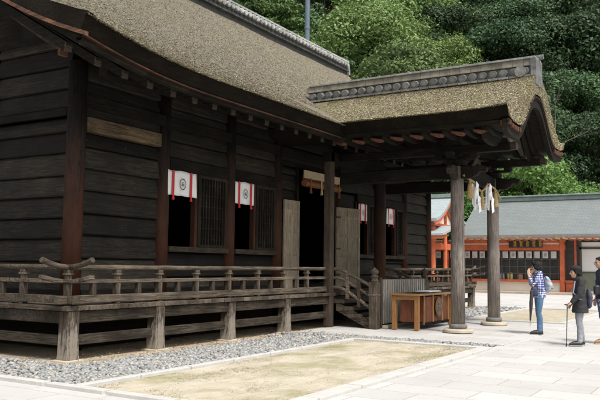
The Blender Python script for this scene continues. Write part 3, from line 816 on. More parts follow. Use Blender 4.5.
# rainbow beam across the front, gently arched
us = np.linspace(-1.22, 1.22, 17)
m = MB(); m.strip([(XP + .16 + u, 3.72 + .05 * (1 - (u / 1.22) ** 2)) for u in us], [(XP + .16 + u, 3.38 + .07 * (1 - (abs(u) / 1.22) ** 4)) for u in us], 'y', 5.47, 5.67)
m.build('rainbow_beam', DW['x'], hall, .015)
m = MB()
xc = XP + .16
kp = [(-.62, 3.78), (-.6, 3.84), (-.45, 3.86), (-.3, 3.93), (-.2, 4.05), (-.1, 4.08), (.1, 4.08), (.2, 4.05), (.3, 3.93), (.45, 3.86), (.6, 3.84), (.62, 3.78), (.42, 3.775), (.3, 3.8), (.16, 3.9), (.06, 3.96), (-.06, 3.96), (-.16, 3.9), (-.3, 3.8), (-.42, 3.775)]
m.prism([(xc + a, z) for a, z in kp], 'y', 5.52, 5.62); m.build('frog_leg_strut', GD['x'], hall, .01)
m = MB(); m.box(15.5, 19.1, 5.48, 5.66, 4.19, 4.36); m.box(15.4, 19.2, 8.5, 8.74, 3.95, 4.2); m.build('cross_beam', DW['x'], hall, .01)
# karahafu profile
def prof(u):   # u in -1..1 -> height of thatch top
    a = abs(u)
    s = min(1, max(0, (.82 - a) / .76)); s = s * s * (3 - 2 * s)
    return 4.60 + .07 * max(0, (a - .86) / .14) ** 1.5 + 1.20 * s
def pbot(u, off):
    a = abs(u); s = min(1, max(0, (.70 - a) / .66)); s = s * s * (3 - 2 * s)
    return 4.40 - off + .07 * max(0, (a - .84) / .16) ** 1.5 + (.98) * s
us = np.linspace(-1, 1, 81)
def porch_roof():
    V = []; F = []; ys = np.linspace(YG, 10.2, 90); nx = len(us); ny = len(ys)
    for y in ys:
        for u in us:
            x = XP + HW * u; nz = noise.noise(Vector((x * 5, y * 5, 0))) * .014 + noise.noise(Vector((x * .9, y * .9, 9))) * .02
            lf = .05 * max(0, 1 - (y - YG) / 1.2) ** 2
            V.append((x, y, prof(u) + nz + lf))
    o = len(V)
    for y in ys:
        for u in us: V.append((XP + (HW - .22) * u, y + (.02 if y == YG else 0), pbot(u, 0) + (.05 * max(0, 1 - (y - YG) / 1.2) ** 2) + .0))
    for j in range(ny - 1):
        for i in range(nx - 1):
            a = j * nx + i; F.append((a, a + 1, a + nx + 1, a + nx))
    for i in range(nx - 1): F.append((i, o + i, o + i + 1, i + 1)); a = (ny - 1) * nx + i; F.append((a, a + 1, o + a + 1, o + a))
    nf = len(F)
    for j in range(ny - 1):
        for i in range(nx - 1):
            a = j * nx + i; F.append((o + a, o + a + nx, o + a + nx + 1, o + a + 1))
    for j in range(ny - 1): a = j * nx; F.append((a, a + nx, o + a + nx, o + a)); a = j * nx + nx - 1; F.append((a, o + a, o + a + nx, a + nx))
    m = MB(); m.v = V; m.f = F; m.mi = [0] * nf + [1] * (len(F) - nf); return m
pro = porch_roof().build('porch_roof', [TH2, CUT], hall, smooth=True)
pro.data.set_sharp_from_angle(angle=R(50)) if hasattr(pro.data, 'set_sharp_from_angle') else None
def fibres(name, sampler, n, mat, seed, L=.05, Wd=.012):
    rs = random.Random(seed); V = []; F = []
    for i in range(n):
        q = sampler(rs)
        if q is None: continue
        p, nrm, dn = q
        a = (dn + Vector((rs.gauss(0, .45), rs.gauss(0, .45), rs.gauss(0, .2)))); a = (a - nrm * a.dot(nrm)).normalized(); b_ = nrm.cross(a)
        l = L * rs.uniform(.5, 1.6); w = Wd * rs.uniform(.6, 1.8); up = rs.uniform(.002, .018)
        o = len(V); V += [p + nrm * .002 - b_ * w, p + nrm * .002 + b_ * w, p + a * l + nrm * up + b_ * w * .5, p + a * l + nrm * up - b_ * w * .5]; F.append((o, o + 1, o + 2, o + 3))
    me = bpy.data.meshes.new(name); off = wpos(hall); me.from_pydata([tuple(v - off) for v in V], [], F); me.materials.append(mat)
    o = bpy.data.objects.new(name, me); COL.objects.link(o); o.parent = hall; o['kind'] = 'stuff'; return o
def smp_main(rs):
    x = rs.uniform(VX0, VX1); y = YE + (YR - YE) * rs.random() ** 1.15
    if abs(x - XP) < HW * .9 and y < 9.3: return None
    sl = .45 + .0924 * (y - YE)
    return Vector((x, y, zr(y) + lift(x, y) + noise.noise(Vector((x * 5, y * 5, 0))) * .014 + noise.noise(Vector((x * .7, y * .7, 3))) * .03)), Vector((0, -sl, 1)).normalized(), Vector((0, -1, -sl)).normalized()
def smp_eave(rs):
    x = rs.uniform(VX0, VX1)
    if abs(x - XP) < HW * .95: return None
    return Vector((x, YE + rs.uniform(-.015, .05), ZE + lift(x, YE) - rs.uniform(0, .02))), Vector((0, -.5, 1)).normalized(), Vector((0, -1, -.9)).normalized()
def smp_porch(rs):
    u = -1 + 1.75 * rs.random(); y = rs.uniform(YG, 9.3); x = XP + HW * u
    d = (prof(min(1, u + .01)) - prof(max(-1, u - .01))) / (.02 * HW)
    nr = Vector((-d, 0, 1)).normalized(); dn = Vector((-1, 0, -d)) if u < 0 else Vector((1, 0, d))
    return Vector((x, y, prof(u) + noise.noise(Vector((x * 5, y * 5, 0))) * .014 + noise.noise(Vector((x * .9, y * .9, 9))) * .02 + .05 * max(0, 1 - (y - YG) / 1.2) ** 2)), nr, dn.normalized()
def smp_peave(rs):
    y = rs.uniform(YG, 7.75)
    return Vector((XP - HW + rs.uniform(-.01, .05), y, prof(1) + .05 * max(0, 1 - (y - YG) / 1.2) ** 2 - rs.uniform(0, .02))), Vector((-.4, 0, 1)).normalized(), Vector((-1, 0, -.8)).normalized()
def smp_gable(rs):
    u = rs.uniform(-1, 1); a = rs.random(); z0 = pbot(u, 0); z1 = prof(u)
    return Vector((XP + (HW - .22 * (1 - a)) * u, YG - .0, z0 + (z1 - z0) * a + .05)), Vector((0, -1, .1)).normalized(), Vector((rs.gauss(0, .4), -.3, -1)).normalized()
fibres('thatch_fibres', smp_main, 150000, FIB, 1, .026, .0065)
fibres('eave_fringe', smp_eave, 9000, FIB, 2, .03, .007)
fibres('porch_thatch_fibres', smp_porch, 50000, FIB2, 3, .028, .007)
fibres('porch_eave_fringe', smp_peave, 2500, FIB2, 4, .02, .006)
fibres('gable_thatch_fibres', smp_gable, 5000, FIB2, 5, .018, .006)
# layered boards under the porch thatch
def band(name, y0, y1, o0, o1, inset, mat, ext=.99):
    uu = [u * ext for u in us]
    m = MB(); m.strip([(XP + HW * u * inset, pbot(u, o0)) for u in uu], [(XP + HW * u * inset, pbot(u, o1)) for u in uu], 'y', y0, y1)
    return m.build(name, mat, hall)
band('eave_lining', YG + .03, 7.9, .004, .075, .90, DW['y'])
band('bargeboard', YG + .05, YG + .15, .0, .26, .93, DW['x'])
band('barge_trim', YG + .012, YG + .05, .0, .045, .935, TRIM)
band('inner_board', YG + .55, YG + .63, .06, .34, .86, DW['x'])
rb = None
uu = [u for u in us]
yy = 4.45
while yy < 7.9:
    if rb is None:
        m = MB()
        full = [u * .985 for u in us]
        ends = [u for u in full if u < -.88]
        mid = [u for u in full if abs(u) <= .9]
        def seg(L): m.strip([(XP + HW * u * .875, pbot(u, .09)) for u in L], [(XP + HW * u * .875, pbot(u, .165)) for u in L], 'y', yy, yy + .10)
        seg(full)
        rb = m.build('curved_rafter', DW['x'], hall); y00 = yy
        oe = {}
        for sg in (-1, 1):
            q = MB(); zc = pbot(.95, .20); q.prism([(yy + .37, zc + .085), (yy + .37, zc + .035), (yy + .25, zc - .01), (yy + .15, zc - .02), (yy + .11, zc + .035)], 'x', XP + sg * HW * .80, XP + sg * HW * .87); oe[sg] = q.build('sunlit_rafter_wedge', ORW, hall, .006)  # wedges shaped and coloured as warm light on the rafter sides
    else:
        dup(rb, hall, (0, yy - y00, 0))
        for sg in (-1, 1): dup(oe[sg], hall, (0, yy - y00, 0))
    yy += .47
for sg in (-1, 1):
    for q in range(5):
        m = MB(); u = sg * (.66 + q * .075); x = XP + HW * u * .93; z = pbot(u, .012); m.box(x - .055, x + .055, YG - .005, YG + .2, z - .095, z); m.build('board_end', ORW, hall, .008)
# pendant and beam ends at the gable
m = MB(); gp = [(0, 4.98), (.13, 4.95), (.2, 4.84), (.12, 4.78), (.17, 4.68), (.08, 4.62), (.05, 4.52), (0, 4.44), (-.05, 4.52), (-.08, 4.62), (-.17, 4.68), (-.12, 4.78), (-.2, 4.84), (-.13, 4.95)]
m.prism([(XP + a, z - .22) for a, z in gp], 'y', YG + .64, YG + .70); m.build('gable_pendant', GW['z'], hall, .012)
for x in (15.97, 18.66, XP):
    m = MB(); zc = 4.1 if x != XP else 4.95
    if x != XP: m.box(x - .085, x + .085, YG + .2, 4.4, 4.02, 4.17); m.build('purlin_end', GD['y'], hall, .01)
m = MB(); m.strip([(XP + u, 4.38 + .35 * math.cos(u * 1.1)) for u in np.linspace(-1.3, 1.3, 15)], [(XP + u, 4.2 + .28 * math.cos(u * 1.15)) for u in np.linspace(-1.3, 1.3, 15)], 'y', YG + .66, YG + .76)
m.build('arched_beam', GD['x'], hall, .01)
# --- ridges
def ridge_run(a, b, y_, z0, axis, ntile, h, wid, label, capmat, slabh, both=True):
    """box ridge with cap slab and row of round tile ends"""
    rr = MB()
    L = b - a
    def bx(p0, p1, q0, q1, z_0, z_1):
        if axis == 'x': rr.box(p0, p1, y_ + q0, y_ + q1, z_0, z_1)
        else: rr.box(y_ + q0, y_ + q1, p0, p1, z_0, z_1)
    bx(a, b, -wid * .42, wid * .42, z0 - .3, z0 + h - slabh)
    r = rr.build('ridge', RDK if axis == 'x' else TILE, hall, .01)
    sl = MB()
    n = 24
    for i in range(n):
        p0, p1 = a - .1 + (L + .2) * i / n, a - .1 + (L + .2) * (i + 1) / n
        if axis == 'x': poly = [(y_ - wid * .55, z0 + h - slabh), (y_ + wid * .55, z0 + h - slabh), (y_ + wid * .52, z0 + h - .03), (y_, z0 + h), (y_ - wid * .52, z0 + h - .03)]; sl.prism(poly, 'x', p0, p1 - .004)
        else: poly = [(y_ - wid * .55, z0 + h - slabh), (y_ + wid * .55, z0 + h - slabh), (y_ + wid * .52, z0 + h - .03), (y_, z0 + h), (y_ - wid * .52, z0 + h - .03)]; sl.prism(poly, 'y', p0, p1 - .004)
    sl.build('ridge_cap', capmat, r, .006)
    if axis == 'y':
        q = MB(); q.box(y_ - wid * .6, y_ + wid * .6, a - .12, b, z0 + h - .035, z0 + h + .012); q.build('ridge_lid', TILEL, r, .006)
    t = MB(); rad = min(.09, L / ntile * .42)
    for i in range(ntile):
        c = a + L * (i + .5) / ntile
        for sg in (-1, 1):
            zc = z0 + h - slabh - rad * 1.15
            ln = [wid * .40, wid * .66] 
            if axis == 'x': t.tube([(c, y_ + sg * ln[0], zc), (c, y_ + sg * ln[1], zc - .03)], rad, 12); t.tube([(c, y_ + sg * ln[1], zc - .03), (c, y_ + sg * (ln[1] + .012), zc - .032)], rad * .62, 12)
            else: t.tube([(y_ + sg * ln[0], c, zc), (y_ + sg * ln[1], c, zc - .03)], rad, 12); t.tube([(y_ + sg * ln[1], c, zc - .03), (y_ + sg * (ln[1] + .012), c, zc - .032)], rad * .62, 12)
    o = t.build('ridge_tile', TILEW if axis == 'x' else TILED, r); o['kind'] = 'stuff'
    lo = MB()
    for sg in (-1, 1):
        for kx in range(ntile):
            c = a + L * kx / ntile
            if axis == 'x': lo.box(c + .01, c + L / ntile - .01, y_ + sg * wid * .52 - .06, y_ + sg * wid * .52 + .06, z0 - .02, z0 + .03)
            else: lo.box(y_ + sg * wid * .52 - .06, y_ + sg * wid * .52 + .06, c + .01, c + L / ntile - .01, z0 - .02, z0 + .03)
    o = lo.build('lower_tile', RDK if axis == 'x' else TILE, r); o['kind'] = 'stuff'
    return r
r1 = ridge_run(VX0 + .1, VX1 - .05, YR, zr(YR) - .02, 'x', 84, .48, .5, '', TILEL, .1)
r2 = ridge_run(YG + .12, 10.0, XP, 5.84, 'y', 24, .44, .50, '', CAP, .19)
for (r, pts) in ((r1, (VX1 - .02, YR, zr(YR))), ):
    m = MB(); x, y, z = pts
    m.prism([(y - .3, z - .15), (y + .3, z - .15), (y + .26, z + .3), (y + .12, z + .52), (y, z + .6), (y - .12, z + .52), (y - .26, z + .3)], 'x', x, x + .12); m.build('ogre_tile', TILEL, r, .02)
m = MB(); z = 5.75; y = YG - .02
m.prism([(XP - .33, z - .12), (XP + .33, z - .12), (XP + .27, z + .22), (XP + .3, z + .5), (XP + .12, z + .46), (XP, z + .6), (XP - .12, z + .46), (XP - .3, z + .5), (XP - .27, z + .22)], 'y', y, y + .13)
m.cyl(XP, y + .3, z, z + .2, .01, 6)
m.build('ogre_tile', TILE, r2, .02)
m = MB(); m.tube([(XP - .36, y + .35, z + .2), (XP - .12, y + .35, z + .2)], .13, 16); m.tube([(XP, y - .10, z + .57), (XP, y + .5, z + .53)], .06, 12); m.build('round_tile', TILED, r2, .005)

# ------------------------------------------------------------------ hanging cloths, blind, rope
def curtain(x0, x1, z0, z1, label):
    w = x1 - x0
    t = thing('shrine_curtain', label, 'curtain', ((x0 + x1) / 2, YW - .13, z1), 0, 'white crest curtains over the windows')
    V = []; n = 25; mm = MB()
    for j in range(9):
        for i in range(n):
            a = i / (n - 1); V.append((x0 + w * a, YW - .13 + .016 * math.sin(a * 19 + x0) * (.2 + j / 8) + .008 * math.sin(a * 41 + x0 * 3) * (j / 8) - .012, z1 - (z1 - z0) * j / 8 + .006 * math.sin(a * 19 + x0) * j / 8 - .01 * math.sin(a * math.pi * 3) * (1 - j / 8)))
    F = [(j * n + i, j * n + i + 1, (j + 1) * n + i + 1, (j + 1) * n + i) for j in range(8) for i in range(n - 1)]
    mm.add(V, F); c = mm.build('cloth', WHITE, t, smooth=True); so = c.modifiers.new('thick', 'SOLIDIFY'); so.thickness = .003
    for a in (.17, .80):
        m = MB(); xx = x0 + w * a; m.box(xx - .028, xx + .028, YW - .165, YW - .158, z0 - .02, z1); m.tube([(xx, YW - .162, z0 - .02), (xx, YW - .162, z0 - .09)], [.02, .03], 8); m.build('red_ribbon', REDR, t)
    cx, cz, yy = x0 + w * .49, (z0 + z1) / 2 - .01, YW - .172
    m = MB(); Rr = .098 * min(1, w / .8) + .02
    def ring(ro, ri, n=8):
        vs = []; 
        for k_ in range(n):
            a = 2 * math.pi * (k_ + .5) / n
            sx = .85
            vs += [(cx + ro * math.cos(a) * sx, yy, cz + ro * math.sin(a)), (cx + ri * math.cos(a) * sx, yy, cz + ri * math.sin(a))]
        m.add(vs, [(2 * k_, 2 * ((k_ + 1) % n), 2 * ((k_ + 1) % n) + 1, 2 * k_ + 1) for k_ in range(n)])
    ring(Rr, Rr * .86)
    for q, l in ((.24, .2), (0, .28), (-.24, .36)): m.box(cx - Rr * l, cx + Rr * l, yy - .001, yy + .001, cz + Rr * q - Rr * .07, cz + Rr * q + Rr * .07)
    o = m.build('crest', CRESTM, t); so = o.modifiers.new('thick', 'SOLIDIFY'); so.thickness = .002
curtain(10.86, 11.72, 2.80, 3.29, 'white crest curtain with red ribbons, nearest and largest, left window of the hall')
curtain(13.08, 13.80, 2.80, 3.29, 'white crest curtain between the third pillar and the open doorway')
curtain(19.08, 19.62, 2.78, 3.27, 'small white crest curtain just right of the swung open door leaf')
curtain(21.02, 21.6, 2.78, 3.27, 'farthest small white crest curtain, in shade near the orange building')
bl = thing('bamboo_blind', 'rolled reddish bamboo blind with pale valance hanging over the open doorway', 'blind', (16.78, 9.5, 3.9))
m = MB(); m.tube([(15.86, 9.52, 3.53), (17.7, 9.52, 3.53)], .085, 14); m.box(15.88, 17.68, 9.555, 9.575, 3.5, 3.75); m.build('rolled_slats', BLIND, bl)
m = MB(); m.box(15.84, 17.72, 9.5, 9.53, 3.66, 3.86); m.build('valance', PALEC, bl, .004)
for x in (16.05, 16.6, 17.15, 17.55):
    m = MB(); m.box(x - .025, x + .025, 9.425, 9.435, 3.44, 3.66); m.tube([(x, 9.43, 3.44), (x, 9.43, 3.28)], [.02, .04], 8); m.build('tassel', PALEC if x in (16.6,) else BLIND, bl)

rp = thing('sacred_rope', 'twisted straw rope with white zigzag paper streamers strung between the porch pillars', 'rope', (17.2, 5.35, 3.4))
path = [(15.86, 5.38, 3.50), (16.2, 5.34, 3.43), (16.48, 5.34, 3.40), (16.75, 5.34, 3.28), (17.0, 5.34, 3.24), (17.25, 5.34, 3.32), (17.5, 5.34, 3.46), (17.75, 5.34, 3.44), (18.1, 5.34, 3.40), (18.45, 5.36, 3.28), (18.72, 5.38, 3.16)]
P3 = []
for a, b_ in zip(path[:-1], path[1:]):
    for q in range(6): P3.append(Vector(a).lerp(Vector(b_), q / 6))
m = MB()
for ph in (0, 2.09, 4.19):
    m.tube([p_ + Vector((0, math.cos(i * .9 + ph) * .014, math.sin(i * .9 + ph) * .014)) for i, p_ in enumerate(P3)], .015, 6)
m.build('rope', STRAW, rp, smooth=True)
for x, zt in ((16.17, 3.43), (17.0, 3.24), (18.1, 3.38)):
    m = MB(); m.tube([(x, 5.34, zt), (x, 5.34, zt - .07), (x, 5.34, zt - .10), (x, 5.34, zt - .42)], [.03, .03, .05, .09], 10)
    m.build('straw_tassel', STRAW, rp)
for x, zt in ((16.52, 3.40), (17.55, 3.46)):
    m = MB(); zz = zt; xx = x; sgn = 1
    for q in range(4):
        w, h = .17, .21; dx = .055 * sgn; tilt = .06 * sgn
        vs = []
        for s_, (yo) in ((0, 0), (1, .006)):
            for (i_, j_) in ((-1, 0), (1, 0), (1, -1), (-1, -1)):
                vs.append((xx + dx + i_ * w / 2 + tilt * (j_), 5.30 - yo - .02 * q, zz + j_ * h - i_ * .03 * sgn))
        m.add(vs, [(0, 1, 2, 3), (7, 6, 5, 4), (0, 4, 5, 1), (1, 5, 6, 2), (2, 6, 7, 3), (3, 7, 4, 0)])
        zz -= h * .74; sgn = -sgn; xx += rnd.uniform(-.01, .03)
    for q in range(3):
        vs = [(x - .1 + q * .08, 5.37, zt - .02), (x + .03 + q * .08, 5.36, zt - .04), (x + .05 + q * .07, 5.38, zt - .52 - .05 * q), (x - .07 + q * .07, 5.39, zt - .5 - .05 * q)]
        m.add(vs + [(a, b_ + .004, c) for a, b_, c in vs], [(0, 1, 2, 3), (7, 6, 5, 4), (0, 4, 5, 1), (1, 5, 6, 2), (2, 6, 7, 3), (3, 7, 4, 0)])
    m.build('paper_streamer', PAPER, rp)

# picket gate in front of the stairs
fn = thing('picket_fence', 'low grey picket fence closing off the foot of the hall stairs', 'fence', (17.2, 7.42, 0))
m = MB(); m.box(15.76, 18.6, 7.40, 7.45, 1.10, 1.16); m.box(15.76, 18.6, 7.40, 7.45, .26, .34); m.build('rail', GW['x'], fn, .005)
for i in range(21):
    x = 15.84 + i * .135
    m = MB(); m.box(x - .026, x + .026, 7.36, 7.397, .12, 1.15); m.build('picket', PALEW, fn, .004)
for x in (15.79, 18.57):
    m = MB(); m.box(x - .035, x + .035, 7.34, 7.395, .04, 1.2); m.build('post', GW['z'], fn, .005)

# offering box on its trestle
ob = thing('offering_box', 'wooden offering box with round emblem in a golden timber frame under the porch', 'box', (16.9, 6.85, .03))
bx0, bx1, by0, by1 = 15.80, 17.95, 6.47, 7.02
for x in (bx0, 16.9, bx1 - .0):
    for y in (by0, by1):
        if x == 16.9 and y == by1: continue
        if x == 16.9: continue
        m = MB(); m.box(x - .05, x + .05, y - .05, y + .05, .03, .80); m.build('leg', GOLDW, ob, .008)
m = MB(); m.box(bx0 - .05, bx0 + .05, by0 + .05, by1 - .05, .705, .80); m.box(bx0 - .10, bx0 + .12, by0 - .10, by1 + .12, .803, .845); m.box(bx0 + .12, bx1 + .08, by0 - .09, by0 + .02, .803, .845); m.box(bx0 + .12, bx1 + .08, by1 + .0, by1 + .1, .803, .845); m.build('frame_top', GOLDX, ob, .006)
m = MB()
n = 9; xx0, xx1 = bx0 + .45, bx1 - .08
for i in range(n):
    a = xx0 + (xx1 - xx0) * i / n; m.box(a + .004, a + (xx1 - xx0) / n - .004, by0 + .03, by0 + .06, .16, .76)
m.box(xx0, xx0 + .03, by0 + .06, by1 - .06, .16, .76); m.box(xx1 - .03, xx1, by0 + .06, by1 - .06, .16, .76); m.box(xx0, xx1, by1 - .06, by1 - .03, .16, .76)
m.box(xx0, xx1, by0 + .06, by1 - .06, .16, .19)
m.build('box_body', REDW, ob, .004)
m = MB(); m.box(xx0 - .01, xx0 + .05, by0 - .0, by0 + .03, .12, .80); m.box(xx1 - .05, xx1 + .01, by0, by0 + .03, .12, .80); m.box(16.78, 16.86, by0, by0 + .03, .12, .8); m.box(17.38, 17.46, by0, by0 + .03, .12, .8); m.build('stile', GOLDW, ob, .006)
m = MB(); m.box(xx0, xx1, by0 - .0, by0 + .028, .10, .17); m.build('foot_rail', DW['x'], ob, .006)
m = MB()
for i in range(15): a = bx0 + .15 + i * .138; m.box(a, a + .06, by0 + .03, by1 - .01, .80, .85)
m.build('grating', GD['y'], ob, .005)
m = MB(); cx, cz = 17.12, .50
m.tube([(cx, by0 - .012, cz), (cx, by0 - .04, cz)], .23, 28); m.build('emblem', wood('emblem_wood', (.34, .20, .10), (.19, .10, .05), 'x', var=.1), ob, .01)
m = MB()
vs = []
for k_ in range(28):
    a = 2 * math.pi * k_ / 28
    vs += [(cx + .205 * math.cos(a), by0 - .045, cz + .205 * math.sin(a)), (cx + .165 * math.cos(a), by0 - .045, cz + .165 * math.sin(a))]
m.add(vs, [(2 * k_, 2 * ((k_ + 1) % 28), 2 * ((k_ + 1) % 28) + 1, 2 * k_ + 1) for k_ in range(28)])
for q, l in ((.07, .08), (0, .1), (-.07, .12)): m.box(cx - l, cx + l, by0 - .052, by0 - .042, cz + q - .016, cz + q + .016)
o = m.build('emblem_ring', DFR, ob); so = o.modifiers.new('t', 'SOLIDIFY'); so.thickness = .008
m = MB(); m.box(xx0 - .35, xx0 - .3, by0 + .1, by1 - .1, .2, .7); m.build('inner_panel', REDW, ob)
pb = MB(); pb.box(16.95, 17.75, 6.62, 6.98, .852, .872); pb.box(16.98, 17.72, 6.64, 6.96, .872, .882)
tag(pb.build('paper_board', PAPER, None, .004), 'flat white board lying on top of the offering box', 'board')

# ------------------------------------------------------------------ ORANGE OFFICE BUILDING
XB = 44.6
of = thing('shrine_office', 'vermilion and cream shrine office with long grey copper roof behind the visitors', 'building', (XB, 11, 0))
m = MB()
prf = [(XB - 1.3, 3.38), (XB - 1.3, 3.27), (XB + .3, 3.6), (XB + 3.2, 5.5)]
tt = np.linspace(0, 1, 12)
top = [(XB - 1.3 + 4.2 * q, 3.40 + 2.45 * (q ** 1.25)) for q in tt]; bot = [(x, z - .12) for x, z in top]
m.strip(top, bot, 'y', -6, 15.2); m.strip([(2 * (XB + 2.9) - x, z) for x, z in top], [(2 * (XB + 2.9) - x, z) for x, z in bot], 'y', -6, 15.2)
m.build('roof', COPP, of)
m = MB(); m.box(XB + 2.6, XB + 3.2, -6.1, 15.3, 5.7, 5.95); m.box(XB + 2.5, XB + 3.3, -6.15, 15.35, 5.95, 6.05); m.build('ridge', COPG, of, .03)
m = MB(); m.box(XB - 1.32, XB - 1.2, -6, 15.2, 3.18, 3.285); m.build('eave_board', EAVEB, of, .01)
m = MB(); m.box(XB - 1.1, XB + .5, -5.8, 15.1, 3.16, 3.20); m.build('eave_ceiling', PLAST, of)
r0 = None
for i in range(50):
    y = -5.6 + i * .42
    if r0 is None: mm = MB(); mm.bar((XB - 1.15, y, 3.12), (XB + .1, y, 3.12), .09, .08); r0 = mm.build('rafter', VERM, of); yr0 = y
    else: dup(r0, of, (0, y - yr0, 0))
m = MB(); m.box(XB - .09, XB + .09, 9.1, 18.0, 2.52, 2.84); m.box(XB - .04, XB + .04, 9.1, 18, 2.95, 3.08); m.build('lintel', VERM, of, .01)
m = MB(); m.box(XB - .0, XB + .06, 9.2, 18.0, 2.84, 2.95); m.box(XB + .02, XB + .06, 9.2, 18, 3.08, 3.16); m.build('frieze', PLAST, of)
for y in (9.28, 13.45, 16.25, 17.35):
    m = MB(); m.box(XB - .13, XB + .13, y - .13, y + .13, 0, 3.16) if y < 10 else m.box(XB - .11, XB + .11, y - .11, y + .11, 0, 3.16); m.build('column', VERM, of, .02)
m = MB(); m.box(XB - .2, XB + .1, 9.4, 18.0, .66, .80); m.build('counter', VERM, of, .01)
m = MB(); m.box(XB + .0, XB + .08, 9.4, 18.0, .0, .66); m.build('dado', PLAST, of)
m = MB(); m.box(XB - 1.4, XB + 6, 8.3, 18.4, .0, .12); m.build('plinth', BASEST, of, .02)
m = MB(); m.box(XB + .3, XB + .34, 9.4, 18, .8, 2.52); m.build('window_pane', DKG, of)
m = MB()
y = 9.5
while y < 13.3: m.box(XB + .04, XB + .10, y, y + .045, .8, 2.52); y += .47
y = 13.65
while y < 18: m.box(XB + .04, XB + .10, y, y + .045, .8, 2.52); y += .47
for z in (1.15, 1.55, 1.98): m.box(XB + .05, XB + .09, 9.4, 18, z, z + .04)
m.build('window_frame', DFR, of)
y = 9.55; i = 0
while y < 17.8:
    if not (13.2 < y < 13.6):
        m = MB(); m.box(XB + .0, XB + .02, y + .06, y + .38, 2.06, 2.46); nn = m.build('notice', NOTE, of)
        if i % 2: m = MB(); m.box(XB - .006, XB - .001, y + .14, y + .30, 2.16, 2.36); m.build('print', flat('print_grey', (.28, .27, .27)), nn)
    y += .47; i += 1
for (y, c, h) in ((12.2, (.55, .5, .2), .35), (10.9, (.6, .6, .55), .5), (12.7, (.3, .32, .35), .3), (11.6, (.35, .2, .12), .3)):
    m = MB(); m.box(XB + .12, XB + .26, y, y + .3, .8, .8 + h); m.box(XB + .15, XB + .24, y + .05, y + .22, .8 + h, .86 + h); m.build('display_stand', flat('stand', c, .6, .3, 8), of, .01)
sg = MB(); sg.box(XB - .26, XB - .16, 10.34, 12.3, 2.68, 3.12); so_ = sg.build('signboard', flat('sign_black', (.02, .02, .018), .4), of, .02)
for c in range(5):    # brush-stroke clusters standing for the gilt characters too small to read
    m = MB(); y0 = 12.05 - c * .37
    for q in range(5):
        zz = 2.76 + q * .07; m.box(XB - .275, XB - .262, y0 - .24 + rnd.uniform(0, .05), y0 - rnd.uniform(0, .05), zz, zz + .022)
    for q in range(2):
        yy_ = y0 - .07 - q * .07; m.box(XB - .279, XB - .2645, yy_ - .022, yy_, 2.75, 3.06)
    m.build('gilt_character', GOLD, so_)

m = MB()
for y in (10.8, 11.5, 12.35, 9.3, 13.4, 14.6, 8.9): m.tube([(XB - 1.17, y, 3.22), (XB - 1.38, y, 3.22)], .055, 10)
m.build('gilt_fitting', GOLD, of)
# recessed dark lattice bay + flared orange bracket, then white screen wall
m = MB(); m.box(XB + 1.0, XB + 1.05, 8.44, 9.2, .1, 3.1); m.build('lattice_backing', DKG, of)
m = MB()
for i in range(8): m.box(XB + .92, XB + .96, 8.46 + i * .09, 8.49 + i * .09, .8, 3.1)
m.build('lattice', flat('lattice_dark', (.06, .075, .06)), of)
m = MB(); m.box(XB - .2, XB + 1.0, 8.1, 9.12, .66, .80); m.prism([(9.1, .66), (9.1, .1), (8.95, .1), (8.6, .66)], 'x', XB - .12, XB - .02); m.build('side_counter', VERMD, of, .01)
m = MB(); m.box(XB + .02, XB + 1.0, 8.2, 9.1, .1, .66); m.build('side_dado', BASEST, of)
m = MB(); m.box(XB - .06, XB + .06, 8.5, 8.6, .1, 3.16); m.build('thin_column', VERMD, of)
m = MB(); m.box(XB + .5, XB + .56, -6, 8.42, 1.3, 2.6); m.box(XB + .5, XB + .56, -6, 8.42, 0, .2); m.build('white_screen', WPLAST, of)
m = MB(); m.box(XB + .42, XB + .5, -6, 8.48, 2.6, 2.72); m.box(XB + .42, XB + .5, 8.3, 8.42, 0, 3.1)
for y in (6.6, 5.2, 3.8, 2.4): m.box(XB + .44, XB + .499, y, y + .04, 1.3, 2.6)
m.box(XB + .42, XB + .499, -6, 8.3, 1.25, 1.31); m.build('screen_frame', DFR, of)
m = MB(); m.box(XB + .52, XB + .55, -6, 8.42, 2.72, 3.0); m.build('screen_top', WPLAST, of)
m = MB(); m.box(XB + .50, XB + .54, -6, 8.42, .2, 1.25); m.build('lower_panel', flat('green_grey_panel', (.20, .23, .17), .7, .2, 2), of)
m = MB(); m.box(XB + .62, XB + 6, -6, 18, 0, 3.1); m.build('back_block', DFR, of)
# gabled wing to the left, pale roof
XW = 41.4
gw = thing('gabled_wing', 'orange timbered wing with pale curved roof seen left of the nearer porch pillar', 'building', (XW, 17, 0))
qs = np.linspace(0, 1, 14)
topl = [(XW - 1.6 + 2.6 * q, 4.25 + 1.45 * q ** 1.5 + .0) for q in qs]; botl = [(x, z - .16) for x, z in topl]
mirr = lambda L: [(2 * (XW + 1.0) - x, z) for x, z in L]
m = MB(); m.strip(topl, botl, 'y', 15.1, 20.5); m.strip(mirr(topl), mirr(botl), 'y', 15.1, 20.5); m.build('roof', COPL, gw)
m = MB(); m.box(XW + .8, XW + 1.2, 15.0, 20.6, 5.62, 5.85); m.build('ridge', COPG, gw, .02)
m = MB(); m.strip([(x, z - .165) for x, z in topl], [(x, z - .38) for x, z in topl], 'y', 15.14, 15.22); m.strip([(x, z - .165) for x, z in mirr(topl)], [(x, z - .38) for x, z in mirr(topl)], 'y', 15.14, 15.22); m.build('bargeboard', VERM, gw)
m = MB(); m.strip([(x, z - .39) for x, z in topl], [(x, 3.85) for x, z in topl], 'y', 15.6, 15.66); m.strip([(x, z - .39) for x, z in mirr(topl)], [(x, 3.85) for x, z in mirr(topl)], 'y', 15.6, 15.66); m.build('gable_infill', PLAST, gw)
